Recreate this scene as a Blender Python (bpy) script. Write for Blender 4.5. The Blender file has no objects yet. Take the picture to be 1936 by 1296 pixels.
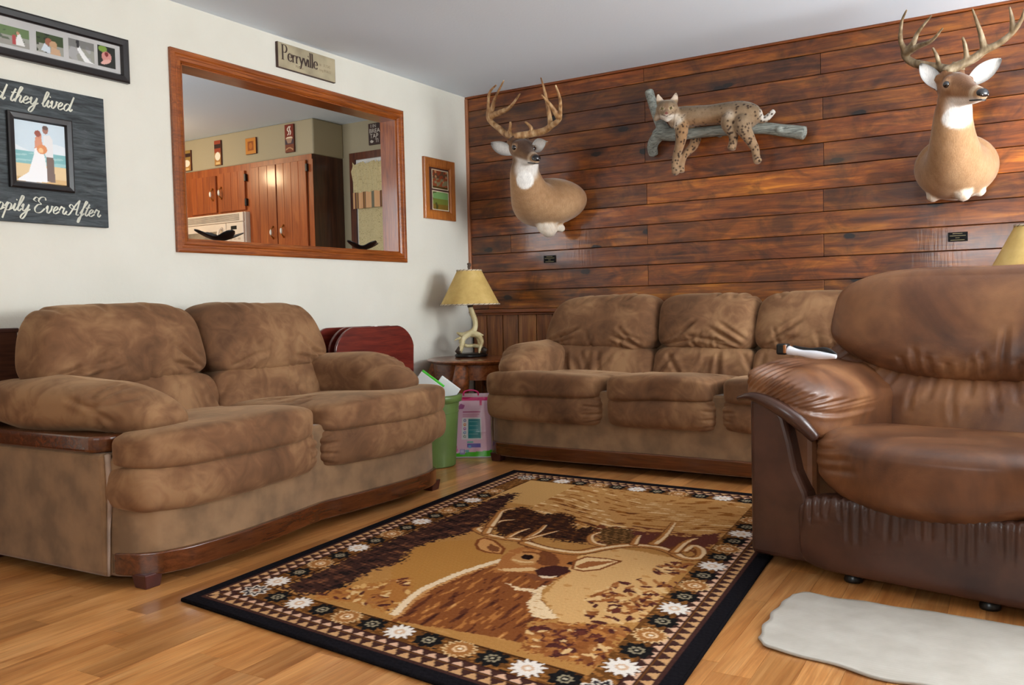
import bpy, bmesh, math, random
import numpy as np
from mathutils import Vector, Matrix

random.seed(7); rng = np.random.default_rng(7)
SC = bpy.context.scene
COL = SC.collection
PI = math.pi

# ------------------------------------------------------------------ camera
cam_d = bpy.data.cameras.new('camera'); cam = bpy.data.objects.new('camera', cam_d); COL.objects.link(cam)
cam_d.sensor_width = 36.0; cam_d.lens = 30.605526; cam_d.clip_start = 0.02
_r = Vector((0.8476422,0.5300615,-0.0231846)); _u = Vector((-0.0031144,0.0486678,0.9988102)); _f = Vector((-0.5305592,0.8465614,-0.0429037))
cam.matrix_world = Matrix(((_r.x, _u.x, -_f.x, 3.663367), (_r.y, _u.y, -_f.y, -5.284036), (_r.z, _u.z, -_f.z, 0.920000), (0, 0, 0, 1)))
SC.camera = cam

# ------------------------------------------------------------------ exposure, sky, lights
SC.view_settings.view_transform = 'Standard'; SC.view_settings.look = 'None'
SC.view_settings.gamma = 1.0; SC.view_settings.use_curve_mapping = False
SC.view_settings.exposure = 0.0
wd = bpy.data.worlds.new('sky'); SC.world = wd; wd.use_nodes = True
bg = wd.node_tree.nodes['Background']; bg.inputs[0].default_value = (0.80, 0.90, 1.0, 1); bg.inputs[1].default_value = 1.0

def area_light(name, loc, direction, sx, sy, power, col):
    d = bpy.data.lights.new(name, 'AREA'); d.shape = 'RECTANGLE'; d.size = sx; d.size_y = sy; d.energy = power; d.color = col
    o = bpy.data.objects.new(name, d); COL.objects.link(o); o.location = loc
    o.rotation_euler = Vector(direction).to_track_quat('-Z', 'Y').to_euler(); return o
area_light('daylight_right_window', (5.52, -1.6, 1.45), (-1, 0, 0.42), 2.3, 1.35, 215, (0.95, 0.98, 1.0))
area_light('daylight_front_window', (2.95, -6.52, 1.48), (0, 1, 0.15), 0.95, 0.36, 30, (0.95, 0.98, 1.0))
def point_light(name, loc, power, col, rad):
    d = bpy.data.lights.new(name, 'POINT'); d.energy = power; d.color = col; d.shadow_soft_size = rad
    o = bpy.data.objects.new(name, d); COL.objects.link(o); o.location = loc; return o
point_light('kitchen_bulb', (-2.75, -1.15, 2.20), 19, (1.0, 0.72, 0.42), 0.08)
area_light('kitchen_fill', (-1.6, -3.4, 1.6), (0, 1, 0.0), 1.4, 1.1, 42, (0.95, 0.97, 1.0))  # unseen fill lamp added to brighten the kitchen; no window stands there

# ------------------------------------------------------------------ colour and materials
def L(c):
    out = []
    for v in c[:3]:
        v = v / 255.0
        out.append(v / 12.92 if v <= 0.04045 else ((v + 0.055) / 1.055) ** 2.4)
    return tuple(out) + (1.0,)

class Mat:
    def __init__(s, name, rough=0.5, spec=0.5, metal=0.0, col=None, coat=0.0, coat_rough=0.1, sheen=0.0):
        s.m = bpy.data.materials.new(name); s.m.use_nodes = True; s.nt = s.m.node_tree
        s.b = s.nt.nodes['Principled BSDF']
        s.b.inputs['Roughness'].default_value = rough; s.b.inputs['Metallic'].default_value = metal
        s.b.inputs['Specular IOR Level'].default_value = spec
        if coat: s.b.inputs['Coat Weight'].default_value = coat; s.b.inputs['Coat Roughness'].default_value = coat_rough
        if sheen: s.b.inputs['Sheen Weight'].default_value = sheen; s.b.inputs['Sheen Roughness'].default_value = 0.4
        if col: s.b.inputs['Base Color'].default_value = L(col)
        s.x = s.n('ShaderNodeTexCoord').outputs['Object']
    def n(s, t, **k):
        o = s.nt.nodes.new(t)
        for a, v in k.items(): setattr(o, a, v)
        return o
    def lk(s, a, b): s.nt.links.new(a, b)
    def mp(s, vec, scale=(1, 1, 1), loc=(0, 0, 0), rot=(0, 0, 0)):
        o = s.n('ShaderNodeMapping'); s.lk(vec, o.inputs[0]); o.inputs['Scale'].default_value = scale; o.inputs['Location'].default_value = loc
        o.inputs['Rotation'].default_value = rot; return o.outputs[0]
    def noise(s, vec, scale, detail=3.0, rough=0.5, dist=0.0):
        o = s.n('ShaderNodeTexNoise'); s.lk(vec, o.inputs['Vector']); o.inputs['Scale'].default_value = scale
        o.inputs['Detail'].default_value = detail; o.inputs['Roughness'].default_value = rough; o.inputs['Distortion'].default_value = dist
        return o.outputs['Fac']
    def vor(s, vec, scale, out='Distance', feature='F1'):
        o = s.n('ShaderNodeTexVoronoi'); o.feature = feature; s.lk(vec, o.inputs['Vector']); o.inputs['Scale'].default_value = scale; return o.outputs[out]
    def ramp(s, fac, stops):
        o = s.n('ShaderNodeValToRGB'); s.lk(fac, o.inputs[0]); e = o.color_ramp.elements
        while len(e) < len(stops): e.new(0.5)
        for el, (p, c) in zip(e, stops): el.position = p; el.color = L(c) if len(c) == 3 else c
        return o.outputs[0]
    def bw(s, fac, a, b, lo=0.0, hi=1.0):
        return s.ramp(fac, [(a, (lo, lo, lo, 1)), (b, (hi, hi, hi, 1))])
    def mix(s, a, b, fac=1.0, mode='MULTIPLY'):
        o = s.n('ShaderNodeMix'); o.data_type = 'RGBA'; o.blend_type = mode
        if isinstance(fac, float): o.inputs[0].default_value = fac
        else: s.lk(fac, o.inputs[0])
        for v, i in ((a, 6), (b, 7)):
            if isinstance(v, tuple): o.inputs[i].default_value = v
            else: s.lk(v, o.inputs[i])
        return o.outputs[2]
    def math(s, op, a, b=0.0):
        o = s.n('ShaderNodeMath', operation=op)
        for v, i in ((a, 0), (b, 1)):
            if isinstance(v, (int, float)): o.inputs[i].default_value = v
            else: s.lk(v, o.inputs[i])
        return o.outputs[0]
    def col(s, c): s.lk(c, s.b.inputs['Base Color'])
    def rough(s, c): s.lk(c, s.b.inputs['Roughness'])
    def bump(s, h, strength=0.2, dist=0.01):
        o = s.n('ShaderNodeBump'); o.inputs['Strength'].default_value = strength; o.inputs['Distance'].default_value = dist
        s.lk(h, o.inputs['Height']); s.lk(o.outputs[0], s.b.inputs['Normal'])

def plain(name, col, rough=0.5, spec=0.5, metal=0.0, var=0.12, scale=9.0, coat=0.0, bump=0.0, sheen=0.0):
    m = Mat(name, rough, spec, metal, coat=coat, sheen=sheen)
    nz = m.noise(m.x, scale, 4)
    d = tuple(max(0, v * (1 - var)) for v in col); h = tuple(min(255, v * (1 + var)) for v in col)
    m.col(m.ramp(nz, [(0.35, d), (0.65, h)]))
    if bump: m.bump(m.noise(m.x, scale * 12, 3), bump, 0.003)
    return m.m

def wood(name, dark, mid, light, axis=0, gscale=3.0, stretch=14.0, rough=0.3, coat=0.3, tone=False, knots=0.0, bump=0.08, wear=False, smoky=0.0):
    m = Mat(name, rough, 0.5, coat=coat, coat_rough=0.12)
    x = m.x
    if tone:
        oi = m.n('ShaderNodeObjectInfo')
        cx = m.n('ShaderNodeCombineXYZ')
        for i, k in enumerate((31.0, 17.0, 23.0)): m.lk(m.math('MULTIPLY', oi.outputs['Random'], k), cx.inputs[i])
        av = m.n('ShaderNodeVectorMath', operation='ADD'); m.lk(x, av.inputs[0]); m.lk(cx.outputs[0], av.inputs[1]); x = av.outputs[0]
    sc = [stretch] * 3; sc[axis] = 1.0
    v = m.mp(x, tuple(sc))
    g = m.noise(v, gscale, 6, 0.6, 0.8)
    c = m.ramp(g, [(0.30, dark), (0.5, mid), (0.72, light)])
    fine = m.noise(m.mp(x, tuple(s * (1.0 if i == axis else 5.0) for i, s in enumerate(sc))), gscale * 1.5, 3)
    c = m.mix(c, m.bw(fine, 0.3, 0.7, 0.72, 1.1), 0.7)
    big = m.noise(x, 1.7, 2)
    c = m.mix(c, m.bw(big, 0.35, 0.65, 0.72, 1.12), 0.8)
    if smoky:
        q = [3.4] * 3; q[axis] = 2.2
        sk = m.noise(m.mp(x, tuple(q)), 2.0, 4, 0.6, 1.2); c = m.mix(c, m.bw(sk, 0.36, 0.58, 0.40, 1.08), smoky)
    if knots:
        sx = m.n('ShaderNodeSeparateXYZ'); m.lk(x, sx.inputs[0]); cx2 = m.n('ShaderNodeCombineXYZ')
        m.lk(m.math('MULTIPLY', sx.outputs[axis], 2.6), cx2.inputs[0]); m.lk(m.math('MULTIPLY', sx.outputs[2 if axis != 2 else 0], 5.5), cx2.inputs[1])
        vo = m.n('ShaderNodeTexVoronoi'); vo.voronoi_dimensions = '2D'; m.lk(cx2.outputs[0], vo.inputs['Vector']); vo.inputs['Scale'].default_value = 1.0
        wob = m.math('ADD', vo.outputs['Distance'], m.math('MULTIPLY', m.math('SUBTRACT', m.noise(x, 18, 3), 0.5), 0.14))
        sep = m.n('ShaderNodeSeparateColor'); m.lk(vo.outputs['Color'], sep.inputs[0])
        gate = m.math('GREATER_THAN', sep.outputs[0], 1.0 - knots)
        kd = m.bw(wob, 0.08, 0.14, 1.0, 0.0)
        halo = m.bw(wob, 0.10, 0.34, 0.55, 0.0)
        kk = m.math('MULTIPLY', m.math('MAXIMUM', kd, halo), gate)
        c = m.mix(c, L((26, 12, 8)), kk, 'MIX')
    if tone: c = m.mix(c, m.n('ShaderNodeObjectInfo').outputs['Color'], 1.0)
    m.col(c)
    if wear: m.rough(m.bw(m.noise(x, 6, 4), 0.3, 0.7, rough * 0.75, rough * 1.5))
    m.bump(fine, bump, 0.004)
    return m.m

# ------------------------------------------------------------------ meshes
def sm(a, b, x):
    t = np.clip((np.asarray(x, float) - a) / (b - a), 0, 1); return t * t * (3 - 2 * t)

class MB:
    def __init__(s): s.v = []; s.f = []
    def add(s, v, f):
        o = len(s.v); s.v.extend([tuple(map(float, p)) for p in v]); s.f.extend([tuple(i + o for i in q) for q in f]); return s
    def box(s, x0, x1, y0, y1, z0, z1):
        return s.add([(x0, y0, z0), (x1, y0, z0), (x1, y1, z0), (x0, y1, z0), (x0, y0, z1), (x1, y0, z1), (x1, y1, z1), (x0, y1, z1)],
                     [(3, 2, 1, 0), (4, 5, 6, 7), (0, 1, 5, 4), (1, 2, 6, 5), (2, 3, 7, 6), (3, 0, 4, 7)])
    def obox(s, M, sx, sy, sz):
        b = MB().box(-sx / 2, sx / 2, -sy / 2, sy / 2, -sz / 2, sz / 2)
        return s.add([M @ Vector(p) for p in b.v], b.f)
    def prism(s, poly, a0, a1, axis=2):
        n = len(poly)
        def P(p, a):
            return {2: (p[0], p[1], a), 1: (p[0], a, p[1]), 0: (a, p[0], p[1])}[axis]
        v = [P(p, a0) for p in poly] + [P(p, a1) for p in poly]
        f = [tuple(range(n))[::-1], tuple(range(n, 2 * n))] + [(i, (i + 1) % n, n + (i + 1) % n, n + i) for i in range(n)]
        return s.add(v, f)
    def tube(s, path, rad, n=10, up=(0, 0, 1), squash=1.0, sub=0):
        P = np.array(path, float); Rr = np.array(rad if hasattr(rad, '__len__') else [rad] * len(P), float)
        S = np.array(squash if hasattr(squash, '__len__') else [squash] * len(P), float)
        if sub: P, Rr, S = spline(P, sub), spline(Rr[:, None], sub)[:, 0], spline(S[:, None], sub)[:, 0]
        T = np.gradient(P, axis=0); T /= np.linalg.norm(T, axis=1)[:, None] + 1e-12
        up = np.array(up, float); v = []; k = len(P)
        a = np.cross(T[0], up)
        if np.linalg.norm(a) < 0.15: a = np.cross(T[0], (0.3, 1.0, 0.1))
        for i in range(k):
            a = a - T[i] * (a @ T[i]); a /= np.linalg.norm(a); b = np.cross(a, T[i])
            for j in range(n):
                t = 2 * PI * j / n
                v.append(P[i] + Rr[i] * (a * math.cos(t) + b * math.sin(t) * S[i]))
        f = [(i * n + j, i * n + (j + 1) % n, (i + 1) * n + (j + 1) % n, (i + 1) * n + j) for i in range(k - 1) for j in range(n)]
        o = len(v); v.append(P[0] - T[0] * Rr[0] * 0.35); v.append(P[-1] + T[-1] * Rr[-1] * 0.35)
        f += [(o, (j + 1) % n, j) for j in range(n)] + [(o + 1, (k - 1) * n + j, (k - 1) * n + (j + 1) % n) for j in range(n)]
        return s.add(v, f)
    def lathe(s, prof, c=(0, 0, 0), n=32, sx=1.0, sy=1.0, cap=True):
        v = []; k = len(prof)
        for r, z in prof:
            for j in range(n):
                t = 2 * PI * j / n; v.append((c[0] + r * sx * math.cos(t), c[1] + r * sy * math.sin(t), c[2] + z))
        f = [(i * n + j, i * n + (j + 1) % n, (i + 1) * n + (j + 1) % n, (i + 1) * n + j) for i in range(k - 1) for j in range(n)]
        if cap: f += [tuple(range(n))[::-1], tuple(range((k - 1) * n, k * n))]
        return s.add(v, f)
    def ball(s, c, r, n=12, sx=1, sy=1, sz=1):
        v = [(c[0], c[1], c[2] - r * sz)]; m = n // 2
        for i in range(1, m):
            p = -PI / 2 + PI * i / m
            for j in range(n): v.append((c[0] + r * sx * math.cos(p) * math.cos(2 * PI * j / n), c[1] + r * sy * math.cos(p) * math.sin(2 * PI * j / n), c[2] + r * sz * math.sin(p)))
        v.append((c[0], c[1], c[2] + r * sz)); e = len(v) - 1
        f = [(0, 1 + (j + 1) % n, 1 + j) for j in range(n)]
        for i in range(m - 2):
            f += [(1 + i * n + j, 1 + i * n + (j + 1) % n, 1 + (i + 1) * n + (j + 1) % n, 1 + (i + 1) * n + j) for j in range(n)]
        f += [(e, 1 + (m - 2) * n + j, 1 + (m - 2) * n + (j + 1) % n) for j in range(n)]
        return s.add(v, f)

def spline(P, sub):
    P = np.array(P, float); k = len(P); out = []
    for i in range(k - 1):
        p0, p1, p2, p3 = P[max(i - 1, 0)], P[i], P[i + 1], P[min(i + 2, k - 1)]
        for j in range(sub):
            t = j / sub
            out.append(0.5 * ((2 * p1) + (-p0 + p2) * t + (2 * p0 - 5 * p1 + 4 * p2 - p3) * t * t + (-p0 + 3 * p1 - 3 * p2 + p3) * t ** 3))
    out.append(P[-1]); return np.array(out)

PMAT = {}
def raw_mesh(name, v, f, cols=None):
    me = bpy.data.meshes.new(name); me.from_pydata([tuple(p) for p in v], [], f); me.update()
    if cols is not None: paint(me, cols)
    return me
def paint(me, cols):
    a = me.color_attributes.new('Col', 'FLOAT_COLOR', 'POINT')
    c = np.asarray(cols, float) / 255.0
    c = np.where(c <= 0.04045, c / 12.92, ((c + 0.055) / 1.055) ** 2.4)
    a.data.foreach_set('color', np.concatenate([c, np.ones((len(c), 1))], 1).astype(np.float32).ravel())
def link(name, me, mat, parent=None, smooth=False, bevel=0.0, world=True, sub=0, angle=None, seg=2):
    """one mesh = one object; world=True: vertices are world coordinates, moved into the parent's frame"""
    o = bpy.data.objects.new(name, me); COL.objects.link(o)
    if mat is not None: me.materials.append(mat)
    if parent is not None:
        o.parent = parent
        if world and parent.name in PMAT: me.transform(PMAT[parent.name].inverted())
        PMAT[o.name] = PMAT.get(parent.name, Matrix())
    if smooth:
        me.polygons.foreach_set('use_smooth', [True] * len(me.polygons))
    if angle is not None and smooth:
        me.set_sharp_from_angle(angle=angle)
    if bevel:
        b = o.modifiers.new('bevel', 'BEVEL'); b.width = bevel; b.segments = seg; b.limit_method = 'ANGLE'; b.angle_limit = 0.6
    if sub:
        q = o.modifiers.new('sub', 'SUBSURF'); q.levels = sub; q.render_levels = sub
    return o
def obj(name, mb, mat, parent=None, **k):
    return link(name, raw_mesh(name, mb.v, mb.f), mat, parent, **k)
def thing(name, label, cat, loc=(0, 0, 0), rotz=0.0, group=None):
    o = bpy.data.objects.new(name, None); COL.objects.link(o); o.location = loc; o.rotation_euler = (0, 0, rotz); o.empty_display_size = 0.05
    PMAT[o.name] = Matrix.Translation(Vector(loc)) @ Matrix.Rotation(rotz, 4, 'Z')
    return tag(o, label, cat, group)
def tag(o, label, cat, group=None):
    o['label'] = label; o['category'] = cat
    if group: o['group'] = group
    return o
def struct(name, mb, mat, **k):
    o = obj(name, mb, mat, **k); o['kind'] = 'structure'; return o
def dup(root, loc, rotz, label, group=None):
    r = root.copy(); COL.objects.link(r); r.location = loc; r.rotation_euler = (0, 0, rotz); r['label'] = label
    PMAT[r.name] = Matrix.Translation(Vector(loc)) @ Matrix.Rotation(rotz, 4, 'Z')
    if group: r['group'] = group
    for ch in list(root.children):
        c = ch.copy(); COL.objects.link(c); c.parent = r
        for g in list(ch.children):
            d = g.copy(); COL.objects.link(d); d.parent = c
    return r

def wob(P, scale, amp, seed=0, n=7):
    r = np.random.default_rng(seed); out = np.zeros(len(P))
    for _ in range(n):
        k = r.normal(size=3); k *= scale * r.uniform(0.5, 1.5) / np.linalg.norm(k)
        out += np.sin(P @ k + r.uniform(0, 6.28))
    return out * amp / math.sqrt(n)

_cs = {}
def cubesphere(n):
    if n in _cs: return _cs[n]
    idx = {}; V = []; Fc = []
    def vid(q):
        k = tuple(int(round(c * n)) for c in q)
        if k not in idx: idx[k] = len(V); V.append(q)
        return idx[k]
    g = [-1 + 2 * i / n for i in range(n + 1)]
    for ax in range(3):
        for sg in (-1, 1):
            for i in range(n):
                for j in range(n):
                    c = []
                    for a, b in ((g[i], g[j]), (g[i + 1], g[j]), (g[i + 1], g[j + 1]), (g[i], g[j + 1])):
                        q = [0, 0, 0]; q[ax] = sg; q[(ax + 1) % 3] = a; q[(ax + 2) % 3] = b; c.append(vid(q))
                    Fc.append(tuple(c if sg > 0 else c[::-1]))
    _cs[n] = (np.array(V, float), Fc); return _cs[n]

def vnormals(V, Fc):
    A = np.array(Fc); n = np.cross(V[A[:, 2]] - V[A[:, 0]], V[A[:, 3]] - V[A[:, 1]])
    N = np.zeros_like(V)
    for k in range(4): np.add.at(N, A[:, k], n)
    return N / (np.linalg.norm(N, axis=1)[:, None] + 1e-12)

def puff(warp, k=4.0, n=28, creases=(), lump=0.006, lumpscale=14.0, seed=0):
    """rounded cushion: unit super-ellipsoid pushed through warp(a,b,c)->(x,y,z); creases are (axes, p0, p1, width, depth, mask axis, sign)"""
    Q, Fc = cubesphere(n)
    B = Q / (np.sum(np.abs(Q) ** k, axis=1) ** (1.0 / k))[:, None]
    P = np.stack(warp(B[:, 0], B[:, 1], B[:, 2]), 1)
    N = vnormals(P, Fc)
    if (np.einsum('ij,ij->i', N, P - P.mean(0)) < 0).mean() > 0.5:
        Fc = [q[::-1] for q in Fc]; N = -N
    d = wob(P, lumpscale, lump, seed) if lump else np.zeros(len(P))
    for (ax, p0, p1, wdt, dep, mk, sg) in creases:
        X = P[:, ax]; p0 = np.array(p0, float); p1 = np.array(p1, float); e = p1 - p0
        t = np.clip(((X - p0) @ e) / (e @ e), 0, 1); q = p0 + t[:, None] * e
        off = np.linalg.norm(X - q, axis=1)
        tap = np.clip(np.minimum(t, 1 - t) * 5 + 0.15, 0, 1)
        m = sm(-0.1, 0.35, sg * B[:, mk])
        d += m * tap * dep * (-np.exp(-(off / wdt) ** 2) + 0.45 * np.exp(-((off - 2.2 * wdt) / (1.3 * wdt)) ** 2))
    return P + N * d[:, None], Fc

def fuse(name, parts, voxel, smooth, mat, parent, colfn=None, iters_factor=0.5, world=True):
    mb = MB()
    for p in parts: mb.add(p.v, p.f)
    me = raw_mesh('tmp', mb.v, mb.f); o = bpy.data.objects.new('tmp', me); COL.objects.link(o)
    q = o.modifiers.new('r', 'REMESH'); q.mode = 'VOXEL'; q.voxel_size = voxel
    s = o.modifiers.new('s', 'SMOOTH'); s.iterations = smooth; s.factor = iters_factor
    dg = bpy.context.evaluated_depsgraph_get(); dg.update()
    res = bpy.data.meshes.new_from_object(o.evaluated_get(dg)); res.name = name
    bpy.data.objects.remove(o); bpy.data.meshes.remove(me)
    if colfn is not None:
        v = np.empty(len(res.vertices) * 3); res.vertices.foreach_get('co', v); v = v.reshape(-1, 3)
        nn = np.empty(len(res.vertices) * 3); res.vertices.foreach_get('normal', nn); nn = nn.reshape(-1, 3)
        paint(res, colfn(v, nn))
    return link(name, res, mat, parent, smooth=True, world=world)

# ------------------------------------------------------------------ flat prints (vertex painted)
class Canvas:
    def __init__(s, w, h, step, base):
        s.w, s.h = w, h; s.nx = max(2, int(round(w / step)) + 1); s.ny = max(2, int(round(h / step)) + 1)
        X, Y = np.meshgrid(np.linspace(0, w, s.nx), np.linspace(0, h, s.ny)); s.X = X.ravel(); s.Y = Y.ravel()
        s.c = np.tile(np.array(base, float), (len(s.X), 1))
    def put(s, m, col, a=1.0):
        col = np.array(col, float); a = (m.astype(float) if m.dtype == bool else m) * a
        s.c += (col - s.c) * a[:, None]; return s
    def rect(s, x0, x1, y0, y1, col, a=1.0): return s.put((s.X >= x0) & (s.X <= x1) & (s.Y >= y0) & (s.Y <= y1), col, a)
    def inell(s, cx, cy, rx, ry, rot=0.0):
        dx, dy = s.X - cx, s.Y - cy; c_, s_ = math.cos(rot), math.sin(rot)
        return ((dx * c_ + dy * s_) / rx) ** 2 + ((-dx * s_ + dy * c_) / ry) ** 2 <= 1
    def ell(s, cx, cy, rx, ry, col, rot=0.0, a=1.0): return s.put(s.inell(cx, cy, rx, ry, rot), col, a)
    def inpoly(s, pts, X=None, Y=None):
        P = np.array(pts, float); X = s.X if X is None else X; Y = s.Y if Y is None else Y
        lo, hi = P.min(0), P.max(0); sel = np.where((X >= lo[0]) & (X <= hi[0]) & (Y >= lo[1]) & (Y <= hi[1]))[0]
        x, y = X[sel], Y[sel]; ins = np.zeros(len(sel), bool)
        for (x0, y0), (x1, y1) in zip(P, np.roll(P, -1, 0)):
            if y0 == y1: continue
            ins ^= ((y0 > y) != (y1 > y)) & (x < (x1 - x0) * (y - y0) / (y1 - y0) + x0)
        m = np.zeros(len(X), bool); m[sel[ins]] = True; return m
    def poly(s, pts, col, a=1.0): return s.put(s.inpoly(pts), col, a)
    def dist(s, pts, sub=5):
        P = spline(np.array(pts, float), sub) if sub else np.array(pts, float)
        d = np.full(len(s.X), 9.0); tt = np.zeros(len(s.X))
        for i in range(len(P) - 1):
            e = P[i + 1] - P[i]; t = np.clip(((s.X - P[i, 0]) * e[0] + (s.Y - P[i, 1]) * e[1]) / (e @ e + 1e-12), 0, 1)
            q = np.hypot(s.X - P[i, 0] - t * e[0], s.Y - P[i, 1] - t * e[1]); b = q < d
            d = np.where(b, q, d); tt = np.where(b, (i + t) / (len(P) - 1), tt)
        return d, tt
    def stroke(s, pts, w, col, a=1.0, w1=None, sub=5):
        d, t = s.dist(pts, sub); ww = w if w1 is None else w + (w1 - w) * t
        return s.put(d <= ww, col, a)
    def nz(s, sx, sy, seed):
        return wob(np.stack([s.X * sx * 2.6, s.Y * sy * 2.6, np.zeros_like(s.X)], 1), 1.0, 0.5, seed, 9)
    def mesh(s, o, ex, ey, en=None, bulge=None):
        o, ex, ey = map(lambda q: np.array(q, float), (o, ex, ey))
        V = o + s.X[:, None] * ex + s.Y[:, None] * ey
        if bulge is not None: V = V + np.array(en, float) * bulge[:, None]
        nx = s.nx
        F = [(j * nx + i, j * nx + i + 1, (j + 1) * nx + i + 1, (j + 1) * nx + i) for j in range(s.ny - 1) for i in range(nx - 1)]
        return raw_mesh('print', V, F, np.clip(s.c, 0, 255))

def attr_mat(name, rough=0.6, spec=0.4, coat=0.0, grain=0.0, gs=300.0, bump=0.0, sheen=0.0, gstretch=(1, 1, 1), contrast=0.3):
    m = Mat(name, rough, spec, coat=coat, sheen=sheen)
    a = m.n('ShaderNodeAttribute'); a.attribute_name = 'Col'
    c = a.outputs['Color']
    if grain:
        g = m.noise(m.mp(m.x, gstretch), gs, 3)
        c = m.mix(c, m.bw(g, 0.3, 0.7, 1 - contrast, 1 + contrast * 0.6), grain)
        if bump: m.bump(g, bump, 0.004)
    m.col(c); return m.m

# ribbons for lettering
def ribbon(strokes, place, half, thin=0.35, slant=0.35, sub=6, thick_dir=None):
    lift = 0; mb = MB(); td = np.array(thick_dir if thick_dir else (slant, 1.0)); td = td / np.linalg.norm(td)
    for st in strokes:
        P = spline(np.array(st, float), sub) if len(st) > 2 else np.array(st, float)
        T = np.gradient(P, axis=0); T /= np.linalg.norm(T, axis=1)[:, None] + 1e-9
        N = np.stack([-T[:, 1], T[:, 0]], 1); wdt = half * (thin + (1 - thin) * np.abs(T @ td) ** 1.5)
        k = len(P); v = [place(*(P[i] + N[i] * wdt[i])) for i in range(k)] + [place(*(P[i] - N[i] * wdt[i])) for i in range(k)]
        lift += 1; v = [(q[0] + 0.0001 * (lift % 3 + 1) + 0.00008 * (j % k) / k, q[1], q[2]) for j, q in enumerate(v)]
        mb.add(v, [(i, i + 1, k + i + 1, k + i) for i in range(k - 1)])
    return mb
def text_mb(txt, size, place):
    cu = bpy.data.curves.new('t', 'FONT'); cu.body = txt; cu.size = size; o = bpy.data.objects.new('t', cu); COL.objects.link(o)
    dg = bpy.context.evaluated_depsgraph_get(); dg.update(); me = bpy.data.meshes.new_from_object(o.evaluated_get(dg))
    mb = MB().add([place(v.co.x, v.co.y) for v in me.vertices], [tuple(p.vertices) for p in me.polygons])
    bpy.data.objects.remove(o); bpy.data.curves.remove(cu); bpy.data.meshes.remove(me); return mb
# ------------------------------------------------------------------ shared materials
m_wall = Mat('wall_paint', 0.65, 0.3); m_wall.col(m_wall.ramp(m_wall.noise(m_wall.x, 3, 3), [(0.3, (222, 219, 206)), (0.7, (228, 225, 213))]))
m_wall.bump(m_wall.noise(m_wall.x, 55, 4, 0.6), 0.35, 0.004); m_wall = m_wall.m
m_ceil = Mat('ceiling_paint', 0.8, 0.2, col=(230, 241, 252)); m_ceil.bump(m_ceil.noise(m_ceil.x, 70, 3), 0.2, 0.003); m_ceil = m_ceil.m
m_olive = Mat('olive_paint', 0.7, 0.3, col=(170, 158, 130)); m_olive.bump(m_olive.noise(m_olive.x, 60, 3), 0.3, 0.003); m_olive = m_olive.m
m_plank = wood('knotty_pine', (82, 37, 8), (134, 69, 13), (180, 108, 28), axis=0, gscale=2.6, stretch=11, rough=0.42, coat=0.42, tone=True, knots=0.26, bump=0.12, wear=True, smoky=0.85)
m_board = wood('wainscot_pine', (96, 50, 22), (136, 80, 36), (170, 112, 56), axis=2, gscale=2.6, stretch=11, rough=0.4, coat=0.2, tone=True, knots=0.15, bump=0.2)
m_trim = wood('casing_oak', (112, 52, 14), (150, 76, 24), (176, 98, 38), axis=1, gscale=5, stretch=18, rough=0.32, coat=0.3)
m_trimz = wood('casing_oak_upright', (112, 52, 14), (150, 76, 24), (176, 98, 38), axis=2, gscale=5, stretch=18, rough=0.32, coat=0.3)
m_trimx = wood('rail_oak', (92, 42, 12), (132, 66, 22), (160, 88, 34), axis=0, gscale=5, stretch=18, rough=0.35, coat=0.3)
m_floor = wood('floor_strip', (178, 112, 58), (206, 142, 82), (224, 166, 108), axis=1, gscale=2.2, stretch=13, rough=0.28, coat=0.25, tone=True, bump=0.03)
m_dark = plain('dark_backing', (30, 16, 10), 0.8)  # dark brown backing behind planks, visible in their joints
m_white = plain('white_enamel', (232, 228, 220), 0.35, var=0.02)
m_black = plain('black_gloss', (18, 17, 18), 0.3, var=0.1)

def coat_ripple(mat, scale, strength):
    nt = mat.node_tree; b = nt.nodes['Principled BSDF']
    tc = nt.nodes.new('ShaderNodeTexCoord'); mp = nt.nodes.new('ShaderNodeMapping'); mp.inputs['Scale'].default_value = scale
    nz = nt.nodes.new('ShaderNodeTexNoise'); nz.inputs['Scale'].default_value = 1.0; nz.inputs['Detail'].default_value = 3
    bp = nt.nodes.new('ShaderNodeBump'); bp.inputs['Strength'].default_value = strength; bp.inputs['Distance'].default_value = 0.004
    nt.links.new(tc.outputs['Object'], mp.inputs[0]); nt.links.new(mp.outputs[0], nz.inputs['Vector']); nt.links.new(nz.outputs['Fac'], bp.inputs['Height']); nt.links.new(bp.outputs[0], b.inputs['Coat Normal'])
coat_ripple(m_plank, (70, 10, 9), 0.10)

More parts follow.
